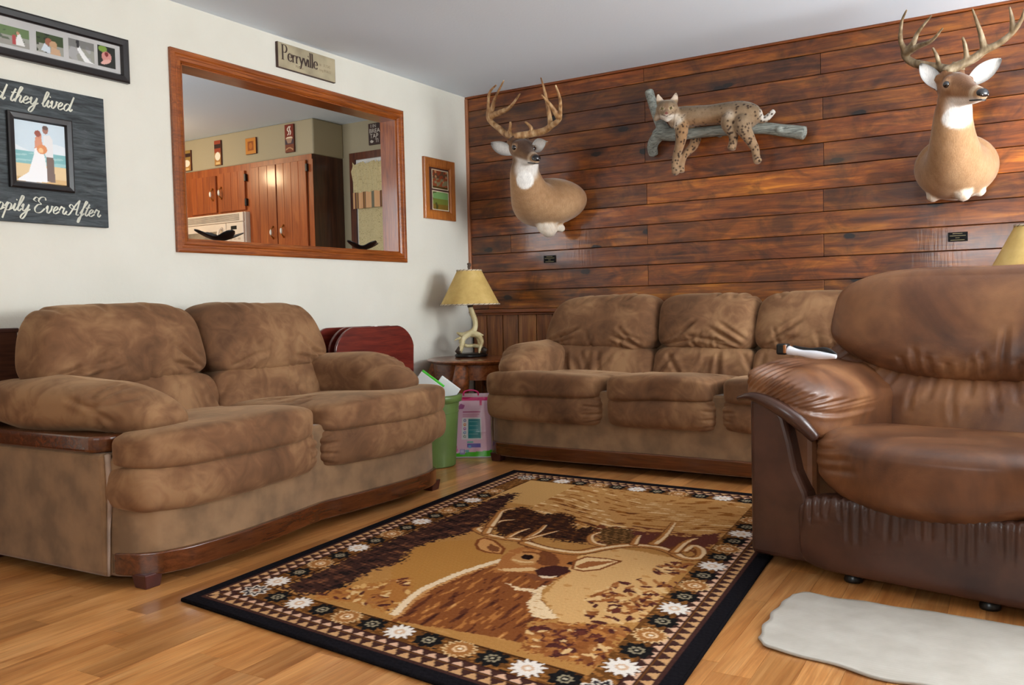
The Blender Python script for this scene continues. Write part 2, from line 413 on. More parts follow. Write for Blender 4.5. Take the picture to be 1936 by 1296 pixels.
# ------------------------------------------------------------------ room shell
RX, RY = 5.6, -6.6
struct('floor', MB().box(-3.8, RX, RY, 0.2, -0.15, -0.012), m_dark)
fl = bpy.data.objects['floor']
rot = math.radians(2.2); cR, sR = math.cos(rot), math.sin(rot)
def flp(a, b): return (a * cR - b * sR + 0.0, a * sR + b * cR)
rest = MB(); W_ = 0.097; count = 0
rr = random.Random(3)
tones = [(1.0, 1.0, 1.0), (1.06, 1.05, 1.0), (0.88, 0.86, 0.80), (0.80, 0.74, 0.66), (1.12, 1.14, 1.14), (0.94, 0.9, 0.82), (1.0, 0.96, 0.86), (1.1, 1.1, 1.05)]
for k in range(-4, 62):
    x0 = k * W_; y = -6.6 - rr.uniform(0, 0.8)
    while y < 0.3:
        ln = rr.choice([0.5, 0.62, 0.75, 0.9, 1.05]); y1 = min(y + ln, 0.4)
        h = -rr.uniform(0, 0.0004)
        q = [flp(x0 + 0.0003, y + 0.0003), flp(x0 + W_ - 0.0003, y + 0.0003), flp(x0 + W_ - 0.0003, y1 - 0.0003), flp(x0 + 0.0003, y1 - 0.0003)]
        xs = [p[0] for p in q]; ys = [p[1] for p in q]
        if max(xs) > 0.0 and min(xs) < RX and max(ys) > RY and min(ys) < 0.0:
            if min(xs) < 3.9 and max(ys) > -4.75 and min(xs) >= -0.03 and count < 298:
                o = obj('plank', MB().prism(q, -0.012, h), m_floor, fl); t = rr.choice(tones); o.color = (*t, 1); count += 1
            else:
                q = [(min(max(a, 0.0), RX), min(max(b, RY), 0.0)) for a, b in q]
                rest.prism(q, -0.012, h)
        y = y1
o = obj('plank_field', rest, m_floor, fl); o['kind'] = 'stuff'; o.color = (1, 1, 1, 1)
m_plank.node_tree.nodes['Principled BSDF'].inputs['Coat Roughness'].default_value = 0.13
struct('ceiling', MB().box(-3.8, RX, RY, 0.3, 2.44, 2.6), m_ceil)

OY0, OY1, OZ0, OZ1 = -2.455, -0.81, 1.282, 2.148
wl = MB()
wl.box(-0.12, 0, RY, OY0, 0, 2.44).box(-0.12, 0, OY1, 0.02, 0, 2.44).box(-0.12, 0, OY0, OY1, 0, OZ0).box(-0.12, 0, OY0, OY1, OZ1, 2.44)
struct('wall_left', wl, m_wall)

# wood wall: backing + planks (parts of the wall)
struct('wall_back', MB().box(-0.12, RX, 0.022, 0.13, 0, 2.44), m_dark)
wb = bpy.data.objects['wall_back']
rows = [2.425, 2.335, 2.213, 2.08, 1.953, 1.82, 1.686, 1.552, 1.421, 1.292, 1.160, 1.025, 0.893]
J = [[1.40, 3.62], [2.50, 4.7], [1.405, 3.62], [2.51, 4.7], [1.40, 3.62], [2.513, 4.7], [1.408, 3.62], [2.51, 4.7], [0.36, 1.408, 3.62], [2.51, 4.7], [1.408, 3.62], [0.16, 2.51, 4.7]]
TN = {(0, 0): .95, (0, 1): .9, (1, 0): .58, (1, 1): .8, (2, 0): .62, (2, 1): .8, (3, 0): .8, (3, 1): .72, (4, 0): .72, (4, 1): .98, (5, 0): .78, (5, 1): .85, (6, 0): .7, (6, 1): 1.5,
      (7, 0): .95, (7, 1): .75, (8, 0): .6, (8, 1): 1.05, (8, 2): 1.0, (9, 0): .7, (9, 1): .8, (10, 0): .9, (10, 1): 1.02, (11, 0): .8, (11, 1): .95}
for i, js in enumerate(J):
    xs = [0.02] + js + [RX]
    for k in range(len(xs) - 1):
        pr = rr.uniform(0, 0.003)
        o = obj('plank', MB().box(xs[k] + 0.0008, xs[k + 1] - 0.0008, 0.0 - pr, 0.024, rows[i + 1] + 0.0015, rows[i] - 0.0015), m_plank, wb, bevel=0.003)
        t = TN.get((i, k), rr.uniform(0.75, 1.05)); o.color = (t * rr.uniform(0.96, 1.04), t * rr.uniform(0.9, 1.05), t * rr.uniform(0.85, 1.1), 1)
bx = [0.02, 0.141, 0.278, 0.408, 0.557]
while bx[-1] < RX: bx.append(bx[-1] + 0.13)
bx[-1] = RX
for k in range(len(bx) - 1):
    o = obj('board', MB().box(bx[k] + 0.003, bx[k + 1] - 0.003, -rr.uniform(0, 0.003), 0.024, 0.02, 0.868), m_board, wb, bevel=0.004)
    t = rr.uniform(0.75, 1.25); o.color = (t, t * rr.uniform(.9, 1.0), t * rr.uniform(.85, 1.0), 1)
struct('trim_1', MB().box(0.0, RX, -0.03, 0.01, 0.866, 0.893).box(0.0, RX, -0.018, 0.01, 0.85, 0.866), m_trimx, bevel=0.005)
struct('trim_2', MB().box(0.0, RX, -0.012, 0.022, 2.425, 2.44), m_trimx, bevel=0.003)
struct('trim_3', MB().box(0.0, 0.02, -0.016, 0.022, 0.893, 2.425), wood('corner_strip', (150, 92, 60), (172, 110, 74), (190, 128, 92), axis=2, rough=0.4, coat=0.2), bevel=0.004)

# the two window walls behind and beside the camera
wr = MB().box(RX, RX + 0.12, RY, 0.1, 0, 0.75).box(RX, RX + 0.12, RY, 0.1, 2.15, 2.44).box(RX, RX + 0.12, RY, -2.8, 0.75, 2.15).box(RX, RX + 0.12, -0.4, 0.1, 0.75, 2.15)
struct('wall_right', wr, m_wall)
wf = MB().box(-0.12, RX + 0.12, RY - 0.12, RY, 0, 1.0).box(-0.12, RX + 0.12, RY - 0.12, RY, 2.1, 2.44).box(-0.12, 1.15, RY - 0.12, RY, 1.0, 2.1).box(3.55, RX + 0.12, RY - 0.12, RY, 1.0, 2.1)
struct('wall_front', wf, m_wall)
m_glass = Mat('window_glass', 0.02, 0.5, col=(235, 245, 245)); m_glass.b.inputs['Transmission Weight'].default_value = 1.0; m_glass.b.inputs['IOR'].default_value = 1.05; m_glass = m_glass.m
def window(name, place, w, h):
    mb = MB(); t = 0.06
    for a0, a1, b0, b1 in ((0, w, 0, t), (0, w, h - t, h), (0, t, t, h - t), (w - t, w, t, h - t), (w / 2 - t / 2, w / 2 + t / 2, t, h - t)):
        p = [place(a, b, d) for d in (0, 0.05) for a, b in ((a0, b0), (a1, b0), (a1, b1), (a0, b1))]
        mb.add(p, [(0, 1, 2, 3), (7, 6, 5, 4), (0, 4, 5, 1), (1, 5, 6, 2), (2, 6, 7, 3), (3, 7, 4, 0)])
    o = struct(name, mb, m_white)
    for a0, a1 in ((t, w / 2 - t / 2), (w / 2 + t / 2, w - t)):
        p = [place(a, b, d) for d in (0.02, 0.025) for a, b in ((a0, t), (a1, t), (a1, h - t), (a0, h - t))]
        obj('pane', MB().add(p, [(0, 1, 2, 3), (7, 6, 5, 4), (0, 4, 5, 1), (1, 5, 6, 2), (2, 6, 7, 3), (3, 7, 4, 0)]), m_glass, o)
window('window_1', lambda a, b, d: (RX + 0.03 + d, -2.8 + a, 0.75 + b), 2.4, 1.4)
window('window_2', lambda a, b, d: (1.15 + a, RY - 0.03 - d, 1.0 + b), 2.4, 1.1)

# warm ceiling light nearer the camera (just above the frame; its glow shows in the varnish)
cl_ = thing('ceiling_lamp', 'round frosted glass ceiling lamp above the foreground of the living room', 'lamp', (1.72, -4.4, 2.44))
obj('canopy', MB().lathe([(0.0, 2.438), (0.17, 2.438), (0.17, 2.415), (0.0, 2.415)], (1.72, -4.4, 0), 32), m_white, cl_, smooth=True, angle=0.6)
m_glow = Mat('lit_glass', 0.4, 0.5, col=(255, 236, 205)); m_glow.b.inputs['Emission Color'].default_value = (1.0, 0.72, 0.42, 1); m_glow.b.inputs['Emission Strength'].default_value = 9.0
obj('dome', MB().lathe([(0.155, 2.414), (0.15, 2.385), (0.12, 2.355), (0.06, 2.338), (0.0, 2.335)], (1.72, -4.4, 0), 32), m_glow.m, cl_, smooth=True)

# ------------------------------------------------------------------ opening in the left wall: casing and jambs
def frame_mb(place, x0, x1, y0, y1, prof):
    mb = MB(); v = []
    for ins, h in prof:
        v += [place(x0 + ins, y0 + ins, h), place(x1 - ins, y0 + ins, h), place(x1 - ins, y1 - ins, h), place(x0 + ins, y1 - ins, h)]
    f = [(i * 4 + j, i * 4 + (j + 1) % 4, (i + 1) * 4 + (j + 1) % 4, (i + 1) * 4 + j) for i in range(len(prof) - 1) for j in range(4)]
    return mb.add(v, f)
def box4(place, x0, x1, y0, y1, h0, h1):
    p = [place(a, b, h) for h in (h0, h1) for a, b in ((x0, y0), (x1, y0), (x1, y1), (x0, y1))]
    return MB().add(p, [(3, 2, 1, 0), (4, 5, 6, 7), (0, 1, 5, 4), (1, 2, 6, 5), (2, 3, 7, 6), (3, 0, 4, 7)])
LW = lambda a, b, h: (h, a, b)          # on the left wall: a = y, b = z, h = off the wall
cprof = [(0, 0), (0, 0.016), (0.008, 0.02), (0.022, 0.02), (0.028, 0.015), (0.036, 0.015), (0.042, 0.019), (0.054, 0.017), (0.064, 0.010), (0.064, -0.01)]
struct('trim_4', frame_mb(LW, -2.522, -0.743, 1.218, 2.212, cprof), m_trim)
jm = MB().box(-0.125, 0.004, OY0, OY1, OZ1 - 0.006, OZ1 + 0.01).box(-0.125, 0.004, OY0, OY1, OZ0 - 0.01, OZ0 + 0.006)
struct('trim_5', jm, m_trim)
struct('trim_6', MB().box(-0.125, 0.004, OY0 - 0.01, OY0 + 0.006, OZ0, OZ1).box(-0.125, 0.004, OY1 - 0.006, OY1 + 0.01, OZ0, OZ1), m_trimz)
KW = lambda a, b, h: (-0.12 - h, a, b)
struct('trim_7', frame_mb(KW, -2.51, -0.755, 1.23, 2.2, [(0, 0), (0, 0.014), (0.05, 0.014), (0.05, 0)]), m_trim)
struct('baseboard_left', MB().box(0.0, 0.014, RY, 0.0, 0.0, 0.09), m_trim, bevel=0.004)

# ------------------------------------------------------------------ kitchen seen through the opening
struct('wall_kitchen_back', MB().box(-3.8, -0.12, 0.14, 0.3, 0, 2.44), m_olive)
struct('wall_kitchen_left', MB().box(-3.9, -3.8, -4.2, 0.3, 0, 2.44), m_olive)
struct('wall_kitchen_front', MB().box(-3.8, -0.12, -4.3, -4.2, 0, 2.44), m_olive)
struct('wall_soffit', MB().box(-3.79, -1.335, -0.205, 0.139, 2.158, 2.439), m_olive, bevel=0.012)
m_cab = wood('cabinet_pine', (142, 64, 20), (168, 82, 30), (186, 100, 42), axis=2, gscale=2.5, stretch=12, rough=0.35, coat=0.3, tone=True)
m_cabside = wood('cabinet_side', (52, 22, 10), (74, 36, 16), (92, 48, 22), axis=2, gscale=2.5, stretch=12, rough=0.45)
m_brass = plain('brass', (190, 150, 80), 0.25, metal=1.0, var=0.05)
m_porc = plain('porcelain', (235, 228, 212), 0.2, var=0.02, coat=0.5)
YF = -0.213
def cab_door(parent, x0, x1, z0, z1, handle_x=None, handle_z=0.0, hinge=None):
    mb = MB(); n = max(2, int(round((x1 - x0) / 0.09))); w = (x1 - x0) / n
    for i in range(n):     # tongue-and-groove boards of the door
        mb.prism([(x0 + i * w, YF), (x0 + i * w, YF - 0.016), (x0 + i * w + 0.003, YF - 0.02), (x0 + (i + 1) * w - 0.003, YF - 0.02), (x0 + (i + 1) * w, YF - 0.016), (x0 + (i + 1) * w, YF)], z0, z1)
    d = obj('door', mb, m_cab, parent); d.color = (1, 1, 1, 1)
    if handle_x:
        hb = MB().tube([(handle_x, YF - 0.02, handle_z - 0.05), (handle_x, YF - 0.045, handle_z - 0.025), (handle_x, YF - 0.05, handle_z), (handle_x, YF - 0.045, handle_z + 0.025), (handle_x, YF - 0.02, handle_z + 0.05)], [0.008, 0.004, 0.004, 0.004, 0.008], 8, up=(1, 0, 0))
        obj('handle', hb, m_brass, d, smooth=True)
        g = obj('grip', MB().ball((handle_x, YF - 0.05, handle_z), 0.011, 10, 1, 1, 2.3), m_porc, d, smooth=True)
    if hinge:
        for z in (z0 + 0.06, z1 - 0.06):
            obj('hinge', MB().box(hinge - 0.006, hinge + 0.014, YF - 0.026, YF + 0.001, z - 0.03, z + 0.03), m_black, d, bevel=0.003)
pan = thing('pantry_cabinet', 'tall orange-brown pine pantry cabinet with two plank doors, right of the microwave', 'cabinet', (-1.7, -0.03, 0))
o = obj('body', MB().box(-2.075, -1.345, YF, 0.138, 0.0, 2.156), m_cabside, pan)
o = obj('face_frame', MB().box(-2.075, -1.345, YF - 0.004, YF, 2.115, 2.156).box(-2.075, -2.04, YF - 0.004, YF, 0, 2.115).box(-1.39, -1.337, YF - 0.004, YF, 0, 2.115), m_cab, pan); o.color = (1, 1, 1, 1)
cab_door(pan, -2.035, -1.742, 0.12, 2.11, -1.785, 1.56)
cab_door(pan, -1.732, -1.40, 0.12, 2.11, -1.665, 1.565, -1.395)
upc = thing('upper_cabinet', 'orange-brown pine wall cabinet with two short doors above the microwave', 'cabinet', (-2.5, -0.03, 1.757))
o = obj('body', MB().box(-2.9, -2.077, YF, 0.138, 1.757, 2.156), m_cab, upc); o.color = (0.95, 0.95, 0.95, 1)
cab_door(upc, -2.80, -2.475, 1.775, 2.09, -2.51, 1.93)
cab_door(upc, -2.448, -2.112, 1.775, 2.10, -2.40, 1.935, -2.106)
up2 = thing('upper_cabinet', 'pine wall cabinet with plank doors left of the microwave, mostly behind the casing', 'cabinet', (-3.35, -0.03, 1.40))
o = obj('body', MB().box(-3.79, -2.902, YF, 0.138, 1.40, 2.156), m_cab, up2); o.color = (0.8, 0.8, 0.8, 1)
cab_door(up2, -3.75, -3.36, 1.43, 2.09, -3.40, 1.60); cab_door(up2, -3.33, -2.93, 1.43, 2.09, -3.29, 1.60)
# low run
low = thing('base_cabinet', 'pine base cabinet standing under the microwave behind the wall opening', 'cabinet', (-2.9, -0.1, 0))
o = obj('body', MB().box(-3.79, -2.08, -0.45, 0.138, 0, 0.88), m_cab, low); o.color = (0.9, 0.9, 0.9, 1)
tag(obj('worktop', MB().box(-3.79, -2.08, -0.48, 0.138, 0.881, 0.92), plain('worktop', (150, 140, 120), 0.4), bevel=0.005), 'pale worktop running over the kitchen base cabinets', 'worktop')
# microwave
m_mw = plain('microwave_white', (232, 212, 190), 0.35, var=0.02)
mw = thing('microwave', 'off-white over-range microwave with vent slots below the short pine doors', 'microwave', (-2.48, -0.1, 1.33))
obj('case', MB().box(-2.885, -2.08, -0.265, 0.136, 1.33, 1.754), m_mw, mw, bevel=0.008)
obj('vent_panel', MB().box(-2.88, -2.085, -0.285, -0.264, 1.672, 1.75), m_mw, mw, bevel=0.004)
gv = MB()
for i in range(6): gv.box(-2.83, -2.13, -0.288, -0.284, 1.685 + i * 0.0095, 1.6895 + i * 0.0095)
obj('vent_slots', gv, plain('vent_grey', (140, 124, 104), 0.6), mw)
dr = obj('door', MB().box(-2.88, -2.30, -0.287, -0.264, 1.34, 1.668), m_mw, mw, bevel=0.006)
obj('glass', MB().box(-2.82, -2.40, -0.289, -0.286, 1.40, 1.605), plain('oven_glass', (150, 132, 110), 0.15), dr, bevel=0.001)
obj('handle', MB().tube([(-2.345, -0.287, 1.40), (-2.345, -0.325, 1.43), (-2.345, -0.335, 1.51), (-2.345, -0.325, 1.60), (-2.345, -0.287, 1.63)], 0.012, 10, up=(1, 0, 0), sub=4), m_mw, dr, smooth=True)
pn = obj('control_panel', MB().box(-2.295, -2.085, -0.285, -0.264, 1.34, 1.668), m_mw, mw, bevel=0.006)
obj('display', MB().box(-2.235, -2.165, -0.287, -0.284, 1.61, 1.64), m_black, pn)
bt = MB()
for i in range(3):
    for j in range(5): bt.box(-2.255 + i * 0.05, -2.225 + i * 0.05, -0.287, -0.284, 1.42 + j * 0.034, 1.436 + j * 0.034)
obj('buttons', bt, plain('button_grey', (205, 180, 155), 0.5), pn)
# small pictures on the soffit
def soffit_pic(label, x0, x1, z0, z1, draw, base):
    c = Canvas(x1 - x0 - 0.004, z1 - z0 - 0.004, 0.004, base); draw(c)
    t = thing('wall_plaque', label, 'picture', ((x0 + x1) / 2, -0.207, z0))
    obj('board', MB().box(x0, x1, -0.222, -0.2065, z0, z1), plain('plaque_edge', (92, 44, 26), 0.6), t, bevel=0.002)
    link('print', c.mesh((x0 + 0.002, -0.2228, z0 + 0.002), (1, 0, 0), (0, 0, 1)), m_print, t)
m_print = attr_mat('matte_print', 0.6, 0.3); m_photo = attr_mat('photo_print', 0.25, 0.5)
def cup_tall(c):
    w, h = c.w, c.h
    c.rect(0, w, h * .45, h, (120, 42, 28)); c.rect(0, w, 0, h * .3, (120, 62, 40)); c.rect(0, w, h * .28, h * .46, (70, 52, 62))
    c.ell(w * .5, h * .5, w * .42, h * .06, (225, 205, 175)); c.poly([(w * .1, h * .5), (w * .9, h * .5), (w * .7, h * .32), (w * .3, h * .32)], (165, 130, 105))
    for d in (0, .25): c.stroke([(w * (.35 + d), h * .62), (w * (.5 + d * .8), h * .72), (w * (.3 + d), h * .82), (w * (.5 + d * .6), h * .92)], w * .045, (235, 225, 210))
    c.stroke([(w * .1, h * .1), (w * .5, h * .16), (w * .9, h * .08)], w * .05, (185, 140, 100))
def cup_small(c):
    w, h = c.w, c.h
    c.rect(0, w, h * .68, h * .86, (52, 30, 24)); c.rect(0, w, 0, h * .5, (170, 120, 60)); c.ell(w * .5, h * .36, w * .42, h * .17, (235, 225, 205)); c.rect(w * .2, w * .8, h * .02, h * .12, (215, 180, 120))
def gold_sq(c):
    w, h = c.w, c.h
    c.rect(w * .2, w * .8, h * .2, h * .8, (150, 80, 26)); c.ell(w * .5, h * .5, w * .16, h * .2, (182, 105, 36)); c.rect(w * .35, w * .65, h * .72, h * .76, (110, 60, 24))
soffit_pic('narrow dark red plaque with a steaming coffee cup, rightmost on the soffit', -1.63, -1.53, 2.192, 2.416, cup_tall, (118, 44, 30))
soffit_pic('small square gold plaque on the soffit, between two coffee plaques', -2.095, -1.968, 2.228, 2.362, gold_sq, (196, 128, 52))
soffit_pic('narrow red and gold plaque with a white cup above the short cabinet doors', -2.486, -2.403, 2.178, 2.39, cup_small, (150, 62, 36))
soffit_pic('small coffee plaque partly behind the left casing of the wall opening', -2.91, -2.80, 2.17, 2.35, cup_small, (150, 120, 60))
# kitchen window with blind and valance
m_fr = wood('kitchen_casing', (70, 30, 14), (96, 46, 22), (116, 60, 30), axis=2, rough=0.4)
YB = 0.139
struct('window_3', frame_mb(lambda a, b, h: (a, YB - h, b), -1.255, -0.40, 0.95, 2.19, [(0, 0), (0, 0.02), (0.058, 0.02), (0.058, 0)]), m_fr)
obj('pane', MB().box(-1.197, -0.458, YB - 0.004, YB - 0.001, 1.008, 2.132), m_white, bpy.data.objects['window_3'])
m_cloth = Mat('script_cloth', 0.8, 0.2)
cl = m_cloth.noise(m_cloth.mp(m_cloth.x, (26, 26, 60)), 2.0, 5, 0.7, 2.0)
m_cloth.col(m_cloth.ramp(cl, [(0.36, (96, 70, 40)), (0.42, (205, 186, 138)), (0.6, (214, 198, 152)), (0.72, (150, 120, 70))]))
m_cloth = m_cloth.m
bl = MB(); nb = 24
bl.add([(-1.165 + 0.66 * i / nb, YB - 0.03 - 0.006 * math.sin(i * 1.3), z) for z in (0.95, 1.75) for i in range(nb + 1)], [(i, i + 1, nb + 2 + i, nb + 1 + i) for i in range(nb)])
tag(obj('cafe_curtain', bl, m_cloth, smooth=True), 'cream cafe curtain printed with script words, below the striped valance', 'curtain')
va = thing('window_valance', 'gathered cream valance with a brown and pink striped hem over the kitchen curtain', 'valance', (-0.83, 0.1, 1.75))
gv = MB(); nv = 60; zs = [1.855, 1.95, 2.03, 2.07, 2.095]; vv = []
for j, z in enumerate(zs):
    for i in range(nv + 1):
        x = -1.19 + 0.72 * i / nv
        vv.append((x, YB - 0.055 - 0.012 * math.sin(i * 1.5) * (0.4 + 0.2 * j) - (0.02 if j == 2 else 0), z + (0.012 * math.sin(i * 2.1) if j == 4 else 0)))
gv.add(vv, [(j * (nv + 1) + i, j * (nv + 1) + i + 1, (j + 1) * (nv + 1) + i + 1, (j + 1) * (nv + 1) + i) for j in range(len(zs) - 1) for i in range(nv)])
obj('gathers', gv, m_cloth, va, smooth=True)
c = Canvas(0.72, 0.13, 0.006, (222, 170, 120))
for i in range(9):
    x = 0.03 + i * 0.083
    for d, cc in ((0, (92, 48, 34)), (0.012, (160, 120, 70)), (0.02, (70, 40, 36))): c.rect(x + d, x + d + 0.009, 0, 0.13, cc)
c.rect(0.19, 0.23, 0, .13, (120, 118, 98))
link('striped_hem', c.mesh((-1.19, YB - 0.06, 1.73), (1, 0, 0), (0, 0, 1), (0, -1, 0), 0.008 * np.sin(c.X * 60)), m_print, va, smooth=True)
# lettered sign above the kitchen window
sg = thing('word_sign', 'dark brown sign with pale block lettering on the kitchen wall above the window', 'sign', (-0.93, 0.13, 2.235))
obj('board', MB().box(-1.045, -0.80, YB - 0.016, YB - 0.0005, 2.235, 2.405), plain('sign_brown', (62, 40, 32), 0.6), sg, bevel=0.002)
sp = lambda x0, z0: (lambda a, b: (x0 + a, YB - 0.0168, z0 + b))
lt = MB()
for s_, x0, z0, size in (('I IN', -1.02, 2.37, 0.038), ('BREA', -1.035, 2.328, 0.048), ('TAP', -1.03, 2.286, 0.05), ('TI', -0.975, 2.25, 0.042)):
    q = text_mb(s_, size, sp(x0, z0)); lt.add(q.v, q.f)
obj('lettering', lt, plain('sign_cream', (215, 205, 190), 0.7), sg)
obj('leaf_mark', MB().add([(-1.03, YB - 0.0168, 2.262), (-1.015, YB - 0.0168, 2.275), (-0.99, YB - 0.0168, 2.262), (-1.0, YB - 0.0168, 2.25), (-1.02, YB - 0.0168, 2.25)], [(0, 4, 3, 2, 1)]), plain('sign_cream2', (215, 205, 190), 0.7), sg)
# ------------------------------------------------------------------ upholstery materials
def suede_mat(name, dark, mid, light):
    m = Mat(name, 0.85, 0.25, sheen=0.35)
    x = m.x
    a = m.noise(x, 2.6, 3, 0.55, 0.7); b = m.noise(m.mp(x, (1, 1, 1), (3, 1, 2)), 9, 3, 0.55, 1.6)
    f = m.math('ADD', m.math('MULTIPLY', a, 0.68), m.math('MULTIPLY', b, 0.32))
    m.col(m.ramp(f, [(0.35, dark), (0.48, mid), (0.62, light)]))
    m.b.inputs['Sheen Tint'].default_value = L((214, 178, 140))
    m.bump(m.noise(x, 420, 2), 0.12, 0.002); return m.m
m_suede = suede_mat('brown_suede', (90, 61, 40), (118, 82, 55), (150, 112, 78))
m_frame = plain('grey_brown_suede', (132, 102, 74), 0.85, 0.25, var=0.12, scale=9, sheen=0.35)
m_rail = wood('walnut_rail', (66, 32, 14), (90, 46, 20), (108, 58, 28), axis=0, gscale=3, stretch=16, rough=0.22, coat=0.5)
m_leg = plain('mahogany_leg', (72, 34, 30), 0.35, var=0.15)
m_fold = plain('piping_grey', (150, 128, 112), 0.6)

def curve(xs, ys):
    xs, ys = np.array(xs, float), np.array(ys, float); g = np.linspace(0, 1, 401); y = np.interp(g, xs, ys)
    for _ in range(3): y[1:-1] = (y[:-2] + 2 * y[1:-1] + y[2:]) / 4
    return lambda t: np.interp(t, g, y)

def sofa(name, label, cat, loc, rotz, Lg, cuts, bcuts, prof, seed, arm_half=0.155):
    """local frame: x along the sofa, -y towards the sitter's feet, z up"""
    t = thing(name, label, cat, loc, rotz)
    W = lambda u, v, w: (u, -v, w)
    wo = lambda mb: mb
    pts = [(u, float(prof(u / Lg))) for u in Lg * np.concatenate([np.linspace(0, .06, 14), np.linspace(.06, .94, 40)[1:-1], np.linspace(.94, 1, 14)])]
    # fabric box of the base
    base = MB(); poly = [(u, -(v - 0.02)) for u, v in pts] + [(Lg, -0.06), (0, -0.06)]
    base.prism(poly[::-1], 0.035, 0.44)
    obj('base', base, m_frame, t, world=False, bevel=0.012, smooth=True, angle=0.7)
    # walnut rail following the bowed front
    rl = MB(); inn = [(u, v - 0.035) for u, v in pts]
    rl.prism(([(u, -v) for u, v in pts] + [(u, -v) for u, v in inn[::-1]])[::-1], 0.045, 0.118)
    obj('front_rail', rl, m_rail, t, world=False, bevel=0.009, seg=3, smooth=True, angle=0.7)
    for u in (0.055, Lg - 0.055):
        for v in (0.14, float(prof(0.05)) - 0.055):
            lg = MB().add([W(u + a * s * 0.036, v + b * s * 0.036, z) for z, s in ((0, 0.8), (0.05, 1.0)) for a, b in ((-1, -1), (1, -1), (1, 1), (-1, 1))],
                          [(0, 1, 2, 3), (7, 6, 5, 4), (4, 5, 1, 0), (5, 6, 2, 1), (6, 7, 3, 2), (7, 4, 0, 3)])
            obj('leg', lg, m_leg, t, world=False, bevel=0.004)
    # side panels, arm boards, pillows
    for sd in (0, 1):
        e = Lg if sd else 0.0; g = -1.0 if sd else 1.0
        sp = MB().prism([(e - g * 0.022, -0.05), (e + g * 0.10, -0.05), (e + g * 0.10, -0.895), (e - g * 0.022, -0.895)][:: (-1 if not sd else 1)], 0.035, 0.455)
        obj('side_panel', sp, m_frame, t, world=False, bevel=0.018, seg=3)
        obj('piping', MB().tube([W(e - g * 0.012, 0.892, 0.04), W(e - g * 0.010, 0.9, 0.2), W(e - g * 0.004, 0.905, 0.3), W(e - g * 0.002, 0.9, 0.45)], [0.005, 0.006, 0.009, 0.011], 8, sub=4), m_fold, t, world=False, smooth=True)
        bd = []; u0, u1 = -0.035, 0.22; r = 0.07
        for cx, cy, a0 in ((u0 + r, 0.895 - r, 90), (u1 - 0.03, 0.895 - 0.03, 0)):
            rad = r if a0 == 90 else 0.03
            arc = [(cx + rad * math.cos(math.radians(a)), cy + rad * math.sin(math.radians(a))) for a in np.linspace(a0 + 90, a0, 7)]
            bd += arc
        bd = [(u0, 0.06)] + bd + [(u1, 0.06)]
        bd = [(e + g * u, -v) for u, v in bd]
        ab = MB().prism(bd if sd == 0 else bd[::-1], 0.455, 0.512)
        obj('arm_board', ab, m_rail, t, world=False, bevel=0.012, seg=3)
        def armw(a, b, c, e=e, g=g):
            v = 0.505 + 0.48 * b + 0.02
            fr = sm(0.3, 1.0, b)
            u = 0.135 + a * (arm_half * (1 - 0.06 * fr)) + 0.055 * fr
            hgt = 0.085 + 0.02 * (1 - np.abs(a))
            w = 0.592 + c * hgt - 0.055 * sm(0.35, 1.0, b) * (0.4 + 0.6 * sm(-0.5, 0.5, c)) - 0.035 * sm(0.2, 1, a) * sm(0.2, -0.8, c) + 0.012 * sm(-0.2, -1.0, b)
            w = w - 0.05 * sm(0.3, 1, a) * sm(0.3, 1, b)
            return e + g * u, -v, w
        cr = []
        o_ = np.array([-0.80, 0.60])
        for k, ang in enumerate((80, 120, 165, 215, 250, 300, 20)):
            q = o_ + np.array([math.cos(math.radians(ang)), math.sin(math.radians(ang))]) * (0.09 if k % 2 else 0.12)
            cr.append(((1, 2), tuple(o_), tuple(q), 0.009, 0.006, 0, -1))
        P, F = puff(lambda a, b, c: armw(a, b, c), 3.2, 52, cr, 0.008, 13, seed + sd)
        link('arm_pillow', raw_mesh('arm_pillow', P, F), m_suede, t, smooth=True, world=False)
    # back frame
    obj('back_frame', MB().box(0.26, Lg - 0.26, -0.30, -0.055, 0.30, 0.84), m_frame, t, world=False, bevel=0.05, seg=4)
    # seat: lower rolls and top cushions
    rs = random.Random(seed)
    for i in range(len(cuts) - 1):
        ua, ub = cuts[i] + 0.004, cuts[i + 1] - 0.004; uc, hu = (ua + ub) / 2, (ub - ua) / 2
        first, last = i == 0, i == len(cuts) - 2
        def pf(u): return prof(np.clip(u / Lg, 0.045, 0.955))
        def roll(a, b, c):
            u = uc + (0.45 * a + 0.55 * np.sin(a * PI / 2)) * hu
            v = pf(u) + 0.022 - 0.11 * (1 - b) - 0.05 * np.abs(a) ** 12 + 0.012 * np.cos(c * 1.5)
            return u, -v, 0.338 + c * 0.092 + 0.0 * a
        cr = [((0, 2), (ub - 0.012, 0.335 + d * 0.05), (ub - 0.012 - rs.uniform(.05, .1), 0.335 + d * (0.05 + 0.02)), 0.006, 0.006, 1, 1) for d in (-1, -.3, .4, 1)] if not last else \
             [((0, 2), (ua + 0.012, 0.335 + d * 0.05), (ua + 0.012 + rs.uniform(.05, .1), 0.335 + d * (0.05 + 0.02)), 0.006, 0.006, 1, 1) for d in (-1, -.3, .4, 1)]
        P, F = puff(roll, 4.0, 40, cr, 0.004, 12, seed + 10 + i)
        link('front_roll', raw_mesh('front_roll', P, F), m_suede, t, smooth=True, world=False)
